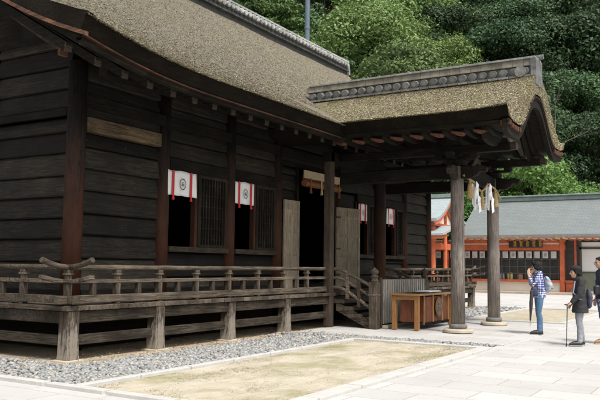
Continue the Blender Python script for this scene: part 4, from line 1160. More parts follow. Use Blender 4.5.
m = MB(); m.box(XW - 1.2, XW + 3.2, 15.45, 15.6, 3.84, 4.02); m.box(XW + .9, XW + 1.1, 15.46, 15.58, 4.02, 5.1); m.bar((XW - .5, 15.5, 4.02), (XW + .9, 15.5, 4.9), .1, .14); m.bar((XW + 2.5, 15.5, 4.02), (XW + 1.1, 15.5, 4.9), .1, .14); m.build('gable_strut', VERMD, gw, .01)  # darker vermilion puts the shade on this wing into the struts
m = MB(); m.strip([(XW - 2.2, 3.35), (XW - 1.0, 3.62), (XW + .2, 3.9)], [(XW - 2.2, 3.24), (XW - 1.0, 3.5), (XW + .2, 3.78)], 'y', 14.5, 20.5); m.build('lower_roof', COPL, gw)
m = MB(); m.box(XW - 2.1, XW - 1.95, 14.6, 20.5, 3.06, 3.235); m.box(XW - 1.2, XW - 1.0, 15.0, 20.5, 2.5, 2.85); m.box(XW - 1.0, XW + 2.6, 15.4, 15.6, 2.5, 2.85); m.build('beam', VERM, gw, .01)
r0 = None
for i in range(14):
    y = 14.7 + i * .42
    mm = MB(); mm.bar((XW - 1.95, y, 3.12), (XW - .9, y, 3.3), .09, .09)
    if r0 is None: r0 = mm.build('rafter', VERM, gw); yr0 = y
    else: dup(r0, gw, (0, y - yr0, 0))
for (x, y) in ((XW - 1.1, 15.5), (XW - 1.1, 17.2), (XW - 1.1, 19), (XW + 2.6, 15.5), (XW + .8, 15.5)):
    m = MB(); m.cyl(x, y, 0, 3.8, .13, 16); m.build('column', VERM, gw, smooth=False)
m = MB(); m.box(XW - .7, XW - .65, 15.6, 20.5, 0, 3.3); m.build('lattice_wall', DKG, gw)
m = MB(); m.box(XW - .75, XW - .7, 15.6, 20.5, .3, .55); 
for i in range(12): m.box(XW - .74, XW - .7, 15.7 + i * .4, 15.74 + i * .4, .55, 2.4)
m.build('lattice', DFR, gw)

# steel pole behind the hall
m = MB(); m.tube([(44, 26.3, 0), (44, 26.3, 26)], [.19, .17], 14); m.tube([(44, 26.3, 18.2), (44, 26.3, 18.35)], [.21, .21], 14)
tag(m.build('steel_pole', POLEM), 'tall blue grey steel pole rising behind the hall ridge', 'pole')
# ------------------------------------------------------------------ PEOPLE
def union(mb, name, mat, parent, vox=.009, smooth_it=4, wrinkle=0, local=True):
    o = mb.build(name, mat, None, local=True)
    r = o.modifiers.new('r', 'REMESH'); r.mode = 'VOXEL'; r.voxel_size = vox; r.use_smooth_shade = True
    s_ = o.modifiers.new('s', 'SMOOTH'); s_.iterations = smooth_it; s_.factor = .5
    dg = bpy.context.evaluated_depsgraph_get(); dg.update()
    me = bpy.data.meshes.new_from_object(o.evaluated_get(dg)); me.name = name
    o.modifiers.clear(); old = o.data; o.data = me; bpy.data.meshes.remove(old)
    me.materials.clear(); me.materials.append(mat)
    n = len(me.vertices); co_ = np.empty(n * 3, 'f'); me.vertices.foreach_get('co', co_); co_ = co_.reshape(-1, 3)
    if wrinkle:
        no = np.empty(n * 3, 'f'); me.vertices.foreach_get('normal', no); no = no.reshape(-1, 3)
        for i in range(n):
            v = Vector(co_[i]); a = noise.noise(Vector((v.x * 9 + 3, v.y * 9, v.z * 16))) + .5 * noise.noise(Vector((v.x * 20, v.y * 20 + 5, v.z * 30)))
            co_[i] += no[i] * a * wrinkle
        me.vertices.foreach_set('co', co_.ravel())
    for p_ in me.polygons: p_.use_smooth = True
    me.update(); o.parent = parent; return o
def limb(mb, pts, rad, n=12, flat0=False): 
    """tapered limb with rounded ends"""
    pts = [Vector(p_) for p_ in pts]; rad = [(r, r) if not hasattr(r, '__len__') else r for r in rad]
    d0 = (pts[0] - pts[1]).normalized(); d1 = (pts[-1] - pts[-2]).normalized()
    P = []; Q = []
    for a, f in (() if flat0 else ((1, .02), (.85, .52), (.5, .87))): P.append(pts[0] + d0 * rad[0][0] * a); Q.append((rad[0][0] * f, rad[0][1] * f))
    P += pts; Q += rad
    for a, f in ((.5, .87), (.85, .52), (1, .02)): P.append(pts[-1] + d1 * rad[-1][0] * a); Q.append((rad[-1][0] * f, rad[-1][1] * f))
    mb.tube(P, Q, n)
def ell(mb, c, r, n=16, rot=None):
    c = Vector(c); vs = []; fs = []; m_ = n // 2
    for j in range(1, m_):
        th = math.pi * j / m_
        for i in range(n):
            ph = 2 * math.pi * i / n; v = Vector((r[0] * math.sin(th) * math.cos(ph), r[1] * math.sin(th) * math.sin(ph), r[2] * math.cos(th)))
            if rot: v = rot @ v
            vs.append(c + v)
    for j in range(m_ - 2):
        for i in range(n): a = j * n + i; b_ = j * n + (i + 1) % n; fs.append((a, b_, b_ + n, a + n))
    t_ = Vector((0, 0, r[2])); t_ = rot @ t_ if rot else t_
    vs += [c + t_, c - t_]; k_ = len(vs) - 2
    for i in range(n): fs.append((k_, (i + 1) % n, i)); fs.append((k_ + 1, (m_ - 2) * n + i, (m_ - 2) * n + (i + 1) % n))
    mb.add(vs, fs)
SKIN = flat('skin', (.50, .29, .20), .55, .06, 12)
HAIR = flat('black_hair', (.010, .009, .009), .6, .4, 60, bs=.6, spec=.25)
def head(mb, c, rot, s=1.):
    c = Vector(c)
    def P(x, y, z): return c + rot @ Vector((x * s, y * s, z * s))
    ell(mb, P(-.012, 0, .025), (.094 * s, .074 * s, .088 * s), 20, rot)
    ell(mb, P(.018, 0, -.035), (.066 * s, .056 * s, .075 * s), 18, rot)
    ell(mb, P(.052, 0, -.088), (.024 * s, .026 * s, .022 * s), 12, rot)      # chin
    limb(mb, [P(.080, 0, .008), P(.101, 0, -.026)], [.010 * s, .0155 * s], 10)      # nose
    ell(mb, P(.085, 0, -.030), (.014 * s, .017 * s, .009 * s), 10, rot)
    ell(mb, P(.078, 0, .022), (.012 * s, .045 * s, .009 * s), 10, rot)       # brow
    ell(mb, P(.078, 0, -.054), (.012 * s, .023 * s, .007 * s), 10, rot)      # upper lip
    ell(mb, P(.075, 0, -.066), (.012 * s, .020 * s, .008 * s), 10, rot)
    for sg in (-1, 1):
        ell(mb, P(.048, .036 * sg, -.02), (.028 * s, .026 * s, .03 * s), 12, rot)
        ell(mb, P(-.008, .076 * sg, -.012), (.018 * s, .009 * s, .031 * s), 12, rot)
def face_bits(body, c, rot, s=1., glasses=False):
    c = Vector(c)
    def P(x, y, z): return c + rot @ Vector((x * s, y * s, z * s))
    for sg in (-1, 1):
        m = MB(); ell(m, P(.076, .030 * sg, .001), (.011 * s, .013 * s, .006 * s), 12, rot); m.build('eye', flat('eye_white', (.6, .58, .55), .3) if 0 else HAIR, body, local=True, smooth=True)
        m = MB(); limb(m, [P(.086, .018 * sg, .023), P(.078, .048 * sg, .022)], [.0035 * s, .003 * s], 6); m.build('eyebrow', HAIR, body, local=True)
    m = MB(); limb(m, [P(.084, -.018, -.060), P(.087, 0, -.060), P(.084, .018, -.060)], [.0025, .003, .0025], 6); m.build('mouth', flat('lips', (.28, .09, .07), .5), body, local=True)
    if glasses:
        m = MB()
        for sg in (-1, 1):
            ring = [P(.100 - .006 * (1 - math.cos(q)) * 0, .031 * sg + .022 * math.cos(q), .0 + .017 * math.sin(q)) for q in np.linspace(0, 2 * math.pi, 17)]
            m.tube(ring, .0018, 5); m.tube([P(.098, .053 * sg, .005), P(-.005, .079 * sg, .006)], .0018, 5)
        m.tube([P(.102, -.01, .004), P(.102, .01, .004)], .0018, 5); m.build('glasses', DFR, body, local=True)
def hand(mb, wrist, d, palm, s=1., curl=.5, thumb_side=1):
    """palm + four fingers + thumb; d = direction of the fingers, palm = palm normal"""
    w = Vector(wrist); d = Vector(d).normalized(); p = Vector(palm); p = (p - d * p.dot(d)).normalized(); t = d.cross(p) * thumb_side
    B = Matrix((d, t, p)).transposed()
    ell(mb, w + d * .045 * s, (.050 * s, .040 * s, .016 * s), 14, B)
    limb(mb, [w - d * .03 * s, w + d * .02 * s], [.024 * s, .022 * s], 10)
    for i, (o_, L) in enumerate(((.028, .068), (.010, .077), (-.009, .072), (-.027, .056))):
        b0 = w + d * .085 * s + t * o_ * s; pts = [b0 - d * .02 * s, b0]; dir_ = d.copy(); cur = b0
        for k_, f in enumerate((.45, .32, .23)):
            ang = curl * (.55 + .35 * k_); dir_ = (dir_ * math.cos(ang) + p * math.sin(ang)).normalized() if k_ else (d * math.cos(curl * .5) + p * math.sin(curl * .5)).normalized()
            cur = cur + dir_ * L * s * f; pts.append(cur)
        limb(mb, pts, [.0095 * s, .0095 * s, .0088 * s, .0082 * s, .0072 * s], 8)
    b0 = w + d * .03 * s + t * .035 * s
    limb(mb, [w + d * .018 * s + t * .02 * s, b0, b0 + (d * .7 + t * .55 + p * .3) * .033 * s, b0 + (d * .9 + t * .45 + p * .55) * .058 * s], [.013 * s, .012 * s, .010 * s, .009 * s], 8)

def checkmat():
    m, t, b = nt('blue_white_check')
    c = t.nodes.new('ShaderNodeTexCoord'); sx = t.nodes.new('ShaderNodeSeparateXYZ'); t.links.new(c.outputs['Object'], sx.inputs[0])
    def stripe(sock, f, ph=0.): return mth(t, 'GREATER_THAN', mth(t, 'SINE', mth(t, 'ADD', mth(t, 'MULTIPLY', sock, f), ph)), .0)
    a = stripe(mth(t, 'ADD', sx.outputs[0], sx.outputs[1]), 150.); a2 = stripe(mth(t, 'SUBTRACT', sx.outputs[0], sx.outputs[1]), 150.)
    z = stripe(sx.outputs[2], 128.)
    f = mth(t, 'MULTIPLY', mth(t, 'ADD', a2, z), .5)
    col = ramp(t, f, [(0., (.66, .68, .74)), (.5, (.20, .24, .48)), (1., (.025, .035, .15))])
    t.links.new(col, b.inputs['Base Color']); b.inputs['Roughness'].default_value = .85
    return m
def denim(name, c):
    m, t, b = nt(name)
    f = noi(t, coords(t, (1, 1, .5)), 9, 6, .6); g_ = noi(t, coords(t), 90, 4, .7)
    base = ramp(t, f, [(.3, [x * .6 for x in c]), (.7, [x * 1.35 for x in c])]); base = mix(t, ramp(t, g_, [(.4, 0.), (.7, .35)]), base, [x * .5 for x in c])
    t.links.new(base, b.inputs['Base Color']); b.inputs['Roughness'].default_value = .9; bump(t, b, f, .3, .01); return m
SHOE = flat('black_shoe', (.018, .018, .02), .4, .2, 10)
def shoes(root, feet, mat, sole=None):
    for (x, y, yaw) in feet:
        m = MB(); c, s_ = math.cos(yaw), math.sin(yaw)
        def Q(a, b_, z): return (x + a * c - b_ * s_, y + a * s_ + b_ * c, z)
        limb(m, [Q(-.045, 0, .045), Q(.02, 0, .045), Q(.10, 0, .034), Q(.15, .0, .028)], [(.040, .036), (.044, .044), (.033, .046), (.024, .036)], 14)
        limb(m, [Q(-.03, 0, .07), Q(-.03, 0, .09)], [.042, .04])
        o = union(m, 'shoe', mat, root, .006, 2)
        n_ = MB(); n_.prism([Q(-.085, -.03, 0)[:2], Q(-.085, .03, 0)[:2], Q(.05, .045, 0)[:2], Q(.17, .03, 0)[:2], Q(.185, 0, 0)[:2], Q(.17, -.03, 0)[:2], Q(.05, -.045, 0)[:2]], 'z', 0.002, .016); n_.build('sole', sole or mat, o, local=True)
def legs(mb, hip, feet, hipw, r):
    for (x, y, yaw), sg in zip(feet, (1, -1)):
        H_ = Vector((hip[0], hip[1] + hipw * sg, hip[2])); A = Vector((x - .03, y, .09)); K = H_.lerp(A, .49) + Vector((.025, 0, 0))
        limb(mb, [H_, H_.lerp(K, .35), K, K.lerp(A, .3) - Vector((.015, 0, 0)), A], [r[0], r[1], r[2], r[3], r[4]], 16)
    ell(mb, (hip[0] - .015, hip[1], hip[2] + .02), (r[0] * 1.22, hipw + r[0] * .85, .12), 20)

def person_one():
    # woman: checked shirt, jeans, both hands raised before her face
    t = thing('person', 'person with short black hair in blue checked shirt and jeans, hands raised to the face', 'person', (16.80, 4.02, .012), R(112))
    hs_ = 1.58 / 1.6
    rot = Matrix.Rotation(R(6), 3, 'Y') @ Matrix.Rotation(R(0), 3, 'Z')
    hc = (.045, 0, 1.475)
    m = MB(); head(m, hc, rot, .98)
    limb(m, [(.0, 0, 1.30), (.02, 0, 1.42)], [.055, .052])
    ell(m, (-.0, 0, 1.2), (.085, .14, .14)); ell(m, (0, 0, 1.0), (.09, .12, .2)); ell(m, (-.01, 0, .86), (.1, .14, .1))
    Ls, Rs = Vector((-.01, .165, 1.29)), Vector((-.01, -.165, 1.29))
    Le, Re = Vector((.13, .21, 1.06)), Vector((.12, -.20, 1.08))
    Lw, Rw = Vector((.205, .045, 1.28)), Vector((.19, -.04, 1.31))
    for a, e, w in ((Ls, Le, Lw), (Rs, Re, Rw)): limb(m, [a, e, w], [.042, .034, .023])
    hand(m, Lw, Vector((-.02, -.15, 1)), (-.2, -1, 0), .92, .25, -1); hand(m, Rw, Vector((-.05, .15, 1)), (-.2, 1, 0), .92, .25, 1)
    feet = [(.03, .075, .1), (-.02, -.085, -.12)]
    legs(m, (-.01, 0, .84), feet, .085, (.07, .06, .045, .042, .03))
    b = union(m, 'body', SKIN, t, .0065, 3); face_bits(b, hc, rot, .98)
    m = MB(); c = Vector(hc)
    ell(m, c + Vector((-.026, 0, .045)), (.108, .100, .092), 22); ell(m, c + Vector((-.055, 0, -.012)), (.082, .097, .085), 20); ell(m, c + Vector((.04, 0, .075)), (.055, .072, .04), 16)
    for sg in (-1, 1): ell(m, c + Vector((.005, .070 * sg, -.0)), (.045, .028, .058), 14)
    for i in range(22):
        a = rnd.uniform(.6, 5.7); limb(m, [c + Vector((-.03 + .06 * math.cos(a), .07 * math.sin(a), .0)), c + Vector((-.035 + .095 * math.cos(a), .092 * math.sin(a), -.055 - rnd.uniform(0, .03)))], [.022, .008], 6)
    union(m, 'hair', HAIR, b, .007, 1, .004)
    CH = checkmat()
    m = MB()
    limb(m, [(-.02, 0, .80), (-.015, 0, .93), (0, 0, 1.12), (-.01, 0, 1.27)], [(.178, .145), (.16, .13), (.165, .122), (.15, .095)], 24, True)
    m2 = []
    for a in (Ls, Rs): pass
    limb(m, [(-.012, .15, 1.30), (-.01, 0, 1.34), (-.012, -.15, 1.30)], [.058, .066, .058], 14)
    limb(m, [(.005, 0, 1.34), (.015, 0, 1.385)], [.064, .060], 14)
    for a, e, w in ((Ls, Le, Lw), (Rs, Re, Rw)): limb(m, [a, a.lerp(e, .5), e, e.lerp(w, .75)], [.063, .056, .051, .040], 14)
    union(m, 'shirt', CH, t, .008, 4, .006)
    m = MB(); legs(m, (-.015, 0, .84), feet, .085, (.092, .086, .062, .062, .05)); limb(m, [(-.02, 0, .86), (-.015, 0, .95)], [(.14, .105), (.13, .1)], 20)
    union(m, 'jeans', denim('mid_denim', (.075, .15, .25)), t, .008, 3, .004)
    shoes(t, feet, SHOE)
    # bag on the back, umbrella on the arm: things of their own
    g_ = thing('backpack', 'pale grey blue backpack worn by the person in the checked shirt', 'bag', (16.80, 4.02, .012), R(112))
    m = MB(); limb(m, [(-.22, -.05, 1.03), (-.225, -.05, 1.10), (-.20, -.05, 1.18)], [(.12, .085), (.13, .09), (.10, .065)], 18); union(m, 'bag_body', denim('bag_cloth', (.38, .44, .50)), g_, .009, 3, .012)
    m = MB(); m.tube([(-.29, -.13, 1.02), (-.305, -.05, 1.04), (-.29, .04, 1.02)], [.025, .03, .025], 10); m.build('pocket', denim('bag_cloth_dark', (.25, .30, .36)), g_, local=True, smooth=True)
    m = MB()
    for sg in (1, -1): m.tube([(-.16, sg * .12 - .02, 1.2), (-.09, sg * .125, 1.34), (0, sg * .12, 1.375), (.10, sg * .12, 1.31), (.15, sg * .13, 1.15), (.02, sg * .17, 1.0), (-.15, sg * .15, .98)], [(.02, .006)] * 7, 8)
    m.build('strap', flat('strap_dark', (.05, .06, .10)), g_, local=True)
    u = thing('umbrella', 'folded black umbrella hanging point down from the arm of the person in the checked shirt', 'umbrella', (16.80, 4.02, .012), R(112))
    a = Vector((.165, .245, 1.10)); e = Vector((.225, .26, .19)); dd = (e - a).normalized()
    m = MB(); m.tube([a + dd * .12, a + dd * .16, a + dd * .42, a + dd * .78, a + dd * .8], [.02, .034, .042, .016, .006], 10); m.build('canopy', flat('umbrella_cloth', (.03, .025, .03), .7, .2, 9), u, local=True, smooth=True)
    m = MB(); m.tube([a + Vector((-.05, -.07, .015)), a + Vector((-.04, -.03, .055)), a + Vector((-.015, 0, .05)), a, a + dd * .14], .011, 8); m.build('handle', flat('umbrella_handle', (.10, .05, .03), .4), u, local=True, smooth=True)
    m = MB(); m.tube([a + dd * .79, a + dd * .92], .006, 6); m.build('tip', IRON, u, local=True)
    # dark sling bag at her side
    g2 = thing('sling_bag', 'small dark sling bag hanging at the side of the person in the checked shirt', 'bag', (16.80, 4.02, .012), R(112))
    m = MB(); limb(m, [(.10, .20, .88), (.12, .21, 1.0)], [(.045, .085), (.04, .075)], 14); union(m, 'bag_body', flat('bag_navy', (.03, .04, .075), .7, .2, 9), g2, .008, 2)
    m = MB(); m.tube([(.1, .215, 1.03), (.06, .2, 1.15), (0, .17, 1.365), (-.05, .1, 1.36)], [(.012, .005)] * 4, 6); m.build('strap', flat('strap_navy', (.03, .04, .07)), g2, local=True)
person_one()

def person_two():
    L = (14.89, 2.80, .006); rz = R(116)
    t = thing('person', 'short older person in black jacket, grey trousers and black cap leaning on a cane', 'person', L, rz)
    rot = Matrix.Rotation(R(4), 3, 'Y'); hc = (.07, 0, 1.385); s = .94
    m = MB(); head(m, hc, rot, s); limb(m, [(.01, 0, 1.2), (.045, 0, 1.33)], [.05, .047])
    ell(m, (0, 0, 1.12), (.09, .13, .13)); ell(m, (0, 0, .92), (.09, .12, .2)); ell(m, (0, 0, .8), (.1, .13, .1))
    Ls, Rs = Vector((0, .15, 1.2)), Vector((0, -.15, 1.2)); Le, Re = Vector((.06, .2, .96)), Vector((-.02, -.2, .95)); Lw, Rw = Vector((.20, .19, .81)), Vector((.10, -.19, .80))
    for a, e, w in ((Ls, Le, Lw), (Rs, Re, Rw)): limb(m, [a, e, w], [.04, .033, .022])
    hand(m, Lw, (.75, 0, -.5), (-.1, -.2, -1), .9, 1.05, -1); hand(m, Rw, (.5, 0, -.9), (.0, 1, 0), .9, .6, 1)
    feet = [(.06, .08, .06), (-.03, -.08, -.1)]
    legs(m, (0, 0, .78), feet, .08, (.065, .056, .042, .038, .028))
    b = union(m, 'body', SKIN, t, .0065, 3); face_bits(b, hc, rot, s)
    m = MB(); c = Vector(hc); ell(m, c + Vector((-.03, 0, .035)), (.098, .088, .085), 20); ell(m, c + Vector((-.052, 0, -.02)), (.066, .082, .07), 18)
    for sg in (-1, 1): ell(m, c + Vector((-.005, .066 * sg, .012)), (.035, .02, .05), 12)
    union(m, 'hair', HAIR, b, .007, 1, .003)
    m = MB(); ell(m, c + Vector((-.015, 0, .07)), (.107, .094, .062), 22); limb(m, [c + Vector((.05, -.03, .058)), c + Vector((.115, 0, .045)), c + Vector((.05, .03, .058))], [(.018, .018)] * 3, 10); union(m, 'cap', flat('black_cap', (.012, .012, .014), .9, .2, 9), b, .007, 3)
    m = MB()
    limb(m, [(-.01, 0, .62), (-.005, 0, .85), (0, 0, 1.03), (-.005, 0, 1.18)], [(.188, .15), (.168, .13), (.16, .115), (.14, .09)], 24, True)
    limb(m, [(-.005, .135, 1.21), (0, 0, 1.25), (-.005, -.135, 1.21)], [.056, .062, .056]); limb(m, [(.01, 0, 1.25), (.03, 0, 1.30)], [.06, .057], 14)
    for a, e, w in ((Ls, Le, Lw), (Rs, Re, Rw)): limb(m, [a, e, e.lerp(w, .85)], [.062, .052, .042], 14)
    union(m, 'jacket', flat('black_jacket', (.020, .021, .024), .85, .3, 7, bs=.3), t, .008, 4, .008)
    m = MB(); legs(m, (0, 0, .78), feet, .08, (.085, .078, .058, .055, .05)); union(m, 'trousers', denim('grey_trousers', (.25, .26, .29)), t, .008, 3, .004)
    shoes(t, feet, SHOE, flat('pale_sole', (.4, .4, .38)))
    k_ = thing('cane', 'thin dark walking cane held upright by the person in the black jacket', 'cane', L, rz)
    m = MB(); h = Lw + Vector((.075, 0, -.045)); m.tube([Vector((h.x + .03, h.y, .03)), h], [.008, .010], 8); m.build('shaft', IRON, k_, local=True, smooth=True)
    m = MB(); m.tube([h + Vector((-.05, 0, .008)), h + Vector((.05, 0, .012))], .013, 8); m.build('grip', DFR, k_, local=True, smooth=True)
    m = MB(); m.tube([(h.x + .03, h.y, 0), (h.x + .03, h.y, .035)], .013, 8); m.build('rubber_tip', SHOE, k_, local=True)
    g_ = thing('shoulder_bag', 'dark shoulder bag with pale strap on the back of the person with a cane', 'bag', L, rz)
    m = MB(); limb(m, [(-.165, .05, .80), (-.17, .05, .92), (-.16, .05, 1.0)], [(.10, .055), (.105, .06), (.085, .045)], 14); union(m, 'bag_body', flat('purple_grey_bag', (.055, .05, .075), .8, .3, 8), g_, .008, 3, .006)
    m = MB(); m.tube([(-.15, -.08, 1.04), (-.06, -.10, 1.25), (.0, -.06, 1.305), (.09, .04, 1.2), (.14, .11, 1.0), (.04, .175, .88), (-.12, .08, .86)], [(.014, .005)] * 7, 6); m.build('strap', flat('pale_strap', (.35, .33, .40)), g_, local=True)
person_two()

def person_three():
    L = (15.66, 2.50, .006); rz = R(119)
    t = thing('person', 'taller person in navy T-shirt and blue jeans wearing glasses, cut by the right edge', 'person', L, rz)
    rot = Matrix.Rotation(R(2), 3, 'Y'); hc = (.045, 0, 1.575); s = 1.02
    m = MB(); head(m, hc, rot, s); limb(m, [(.0, 0, 1.38), (.02, 0, 1.52)], [.06, .056])
    ell(m, (0, 0, 1.27), (.1, .16, .15)); ell(m, (0, 0, 1.05), (.1, .14, .2)); ell(m, (0, 0, .9), (.11, .15, .1))
    Ls, Rs = Vector((0, .185, 1.37)), Vector((0, -.185, 1.37)); Le, Re = Vector((-.02, .245, 1.10)), Vector((-.03, -.24, 1.09)); Lw, Rw = Vector((.09, .235, .88)), Vector((.06, -.24, .86))
    for a, e, w in ((Ls, Le, Lw), (Rs, Re, Rw)): limb(m, [a, a.lerp(e, .5), e, e.lerp(w, .3), w], [.052, .047, .039, .038, .026])
    hand(m, Lw, (.25, -.05, -1), (0, -1, 0), 1., .45, -1); hand(m, Rw, (.2, .05, -1), (0, 1, 0), 1., .45, 1)
    feet = [(.05, .09, .08), (-.06, -.1, -.12)]
    legs(m, (0, 0, .89), feet, .09, (.08, .068, .05, .047, .032))
    b = union(m, 'body', SKIN, t, .0065, 3); face_bits(b, hc, rot, s, True)
    m = MB(); c = Vector(hc); ell(m, c + Vector((-.024, 0, .05)), (.098, .083, .077), 20); ell(m, c + Vector((-.055, 0, -.005)), (.062, .078, .075), 18); ell(m, c + Vector((.03, 0, .08)), (.05, .06, .03), 14)
    union(m, 'hair', HAIR, b, .007, 1, .004)
    m = MB()
    limb(m, [(-.005, 0, .86), (-.005, 0, 1.0), (0, 0, 1.2), (-.005, 0, 1.36)], [(.182, .14), (.17, .128), (.19, .13), (.165, .10)], 24, True)
    limb(m, [(-.005, .17, 1.385), (0, 0, 1.43), (-.005, -.17, 1.385)], [.062, .07, .062])
    for a, e in ((Ls, Le), (Rs, Re)): limb(m, [a, a.lerp(e, .55)], [.07, .066], 14)
    union(m, 't_shirt', flat('navy_tshirt', (.022, .032, .062), .9, .2, 7), t, .008, 4, .007)
    m = MB(); legs(m, (0, 0, .89), feet, .09, (.10, .09, .068, .065, .058)); limb(m, [(-.01, 0, .9), (-.01, 0, .98)], [(.15, .11), (.145, .105)], 18); union(m, 'jeans', denim('blue_denim', (.05, .12, .30)), t, .008, 3, .007)
    shoes(t, feet, flat('tan_shoe', (.26, .13, .06), .5, .2, 9), flat('tan_sole', (.35, .3, .22)))
    g_ = thing('waist_bag', 'black bag slung low in front of the person in the navy T-shirt', 'bag', L, rz)
    m = MB(); limb(m, [(.15, .13, .98), (.16, .14, 1.10)], [(.04, .08), (.04, .075)], 14); union(m, 'bag_body', SHOE, g_, .008, 2)
    m = MB(); m.tube([(.15, .13, 1.12), (.12, .05, 1.3), (.0, -.1, 1.46), (-.12, -.08, 1.3)], [(.014, .005)] * 4, 6); m.build('strap', SHOE, g_, local=True)
person_three()

# ------------------------------------------------------------------ HILL AND FOREST
def hill_z(x, y):
    d = x * cosf + y * sinf
    t = max(0, d - 55); return min(t * .60, 26) + (noise.noise(Vector((x * .05, y * .05, 0))) * 1.2 if t > 0 else 0) * min(1, t / 8)
rnd = random.Random(21)
cosf, sinf = math.cos(R(31.3)), math.sin(R(31.3))
V = []; F = []; n = 60
for j in range(n):
    for i in range(n):
        d = 53 + j * 2.6; l = -95 + i * 3.2
        x = d * cosf - l * sinf; y = d * sinf + l * cosf
        V.append((x, y, hill_z(x, y) - .05))
F = [(j * n + i, j * n + i + 1, (j + 1) * n + i + 1, (j + 1) * n + i) for j in range(n - 1) for i in range(n - 1)]
m = MB(); m.add(V, F); struct(m.build('hill', HILLM, smooth=True), 'wooded hillside floor behind the shrine')

def leaves_mesh(name, clumps, size, rs, mat, up=.5, aspect=.55, fold=True):
    """leaf sprays: small bent quads spread through many clumps"""
    C, Nn, Sz = [], [], []
    for (c, r, num) in clumps:
        d = rs.normal(size=(num, 3)); d /= np.linalg.norm(d, axis=1)[:, None]
        rad = rs.uniform(.35, 1., num) ** .5
        p = c + d * rad[:, None] * np.array(r)
        nn = d * .7 + rs.normal(size=(num, 3)) * .45 + np.array([0, 0, up]); nn /= np.linalg.norm(nn, axis=1)[:, None]
        C.append(p); Nn.append(nn); Sz.append(rs.uniform(.45, 1.5, num) * size * rs.uniform(.75, 1.25))
    C = np.concatenate(C); Nn = np.concatenate(Nn); Sz = np.concatenate(Sz)
    a = rs.normal(size=C.shape); a -= (a * Nn).sum(1)[:, None] * Nn; a /= np.linalg.norm(a, axis=1)[:, None]
    b = np.cross(Nn, a)
    h = Sz[:, None]
    v0 = C - a * h; v1 = C - b * h * aspect + Nn * h * .12; v2 = C + a * h; v3 = C + b * h * aspect + Nn * h * .12
    V = np.stack([v0, v1, v2, v3], 1).reshape(-1, 3); k = len(C)
    me = bpy.data.meshes.new(name); me.vertices.add(len(V)); me.vertices.foreach_set('co', V.ravel().astype('f'))
    me.loops.add(4 * k); me.loops.foreach_set('vertex_index', np.arange(4 * k, dtype='i'))
    me.polygons.add(k); me.polygons.foreach_set('loop_start', np.arange(0, 4 * k, 4, dtype='i')); me.polygons.foreach_set('loop_total', np.full(k, 4, 'i'))
    me.update(calc_edges=True); me.materials.append(mat); return me
def make_tree(kind, seed, H, Wd, mat, leaf, nclump, per, shape='round', name='broadleaf_tree'):
    rs = np.random.RandomState(seed); rr = random.Random(seed)
    root = bpy.data.objects.new(name, None); COL.objects.link(root)
    tr = MB(); cr = []
    tr.tube([(0, 0, -.8), (0, 0, .3), (rr.uniform(-.2, .2), rr.uniform(-.2, .2), H * .4), (rr.uniform(-.4, .4), rr.uniform(-.4, .4), H * .88)], [H * .028, H * .021, H * .015, H * .004], 9)
    for i in range(nclump):
        if shape == 'round':
            u = rr.random(); z = H * (.30 + .68 * u ** .85); prof_ = math.sin(math.pi * min(1, (.12 + .82 * (z / H - .25) / .75))) ** .7
            a = rr.uniform(0, 6.28); q = Wd * .5 * prof_ * rr.uniform(.35, 1.12) ** .6 * (1 + .22 * math.sin(3 * a + seed))
            c = np.array([math.cos(a) * q, math.sin(a) * q, z]); r0 = Wd * rr.uniform(.10, .19); r = (r0, r0, r0 * .62)
        elif shape == 'cone':
            u = rr.random() ** 1.2; z = H * (.12 + .86 * u); q = Wd * .5 * (1 - u) ** .85 * rr.uniform(.45, 1.) + .1; a = rr.uniform(0, 6.28)
            c = np.array([math.cos(a) * q, math.sin(a) * q, z]); r0 = Wd * rr.uniform(.07, .13) * (1.15 - .6 * u); r = (r0, r0, r0 * .75)
        else:   # layered pads
            k_ = i % 7; z = H * (.28 + .68 * k_ / 6.5) + rr.uniform(-.3, .3); q = Wd * .5 * (1.05 - .75 * (k_ / 6.5) ** 1.6) * rr.uniform(.2, 1.); a = rr.uniform(0, 6.28)
            c = np.array([math.cos(a) * q, math.sin(a) * q, z]); r0 = Wd * rr.uniform(.1, .17); r = (r0, r0, r0 * .38)
        cr.append((c, r, int(per * rr.uniform(.7, 1.3))))
        if i % 3 == 0:
            b0 = Vector((0, 0, max(.2 * H, c[2] * .72))); tr.tube([b0, b0.lerp(Vector(c), .55) + Vector((0, 0, .15)), Vector(c)], [H * .008, H * .005, H * .0015], 6)
    t_ = tr.build('trunk', BARK, root, local=True, smooth=True)
    me = leaves_mesh('crown', cr, leaf, rs, mat); o = bpy.data.objects.new('crown', me); COL.objects.link(o); o.parent = root
    return root
PROT = {
 ('round', 'mid'): [make_tree('r', 11, 12, 9, LF['mid'], .10, 130, 420), make_tree('r', 12, 13, 9.5, LF['mid'], .11, 125, 400)],
 ('round', 'dark'): [make_tree('r', 13, 13, 10, LF['dark'], .105, 140, 380), make_tree('r', 14, 11, 9, LF['dark'], .11, 120, 380)],
 ('round', 'yellow'): [make_tree('r', 15, 11, 8.5, LF['yellow'], .10, 120, 380)],
 ('layered', 'blue'): [make_tree('l', 16, 13, 8, LF['blue'], .10, 125, 380, 'pads', 'layered_tree'), make_tree('l', 17, 12, 8.5, LF['mid'], .105, 120, 380, 'pads', 'layered_tree')],
 ('conifer', 'blue'): [make_tree('c', 18, 15, 6.5, LF['blue'], .085, 180, 300, 'cone', 'conifer')],
 ('bright', 'bright'): [make_tree('b', 19, 7, 6.2, LF['bright'], .085, 110, 330, 'round', 'bright_tree')],
}
usedp = set()
WORD = {'mid': 'mid green', 'dark': 'dark green', 'yellow': 'yellow green', 'blue': 'cool green', 'bright': 'bright fresh green'}
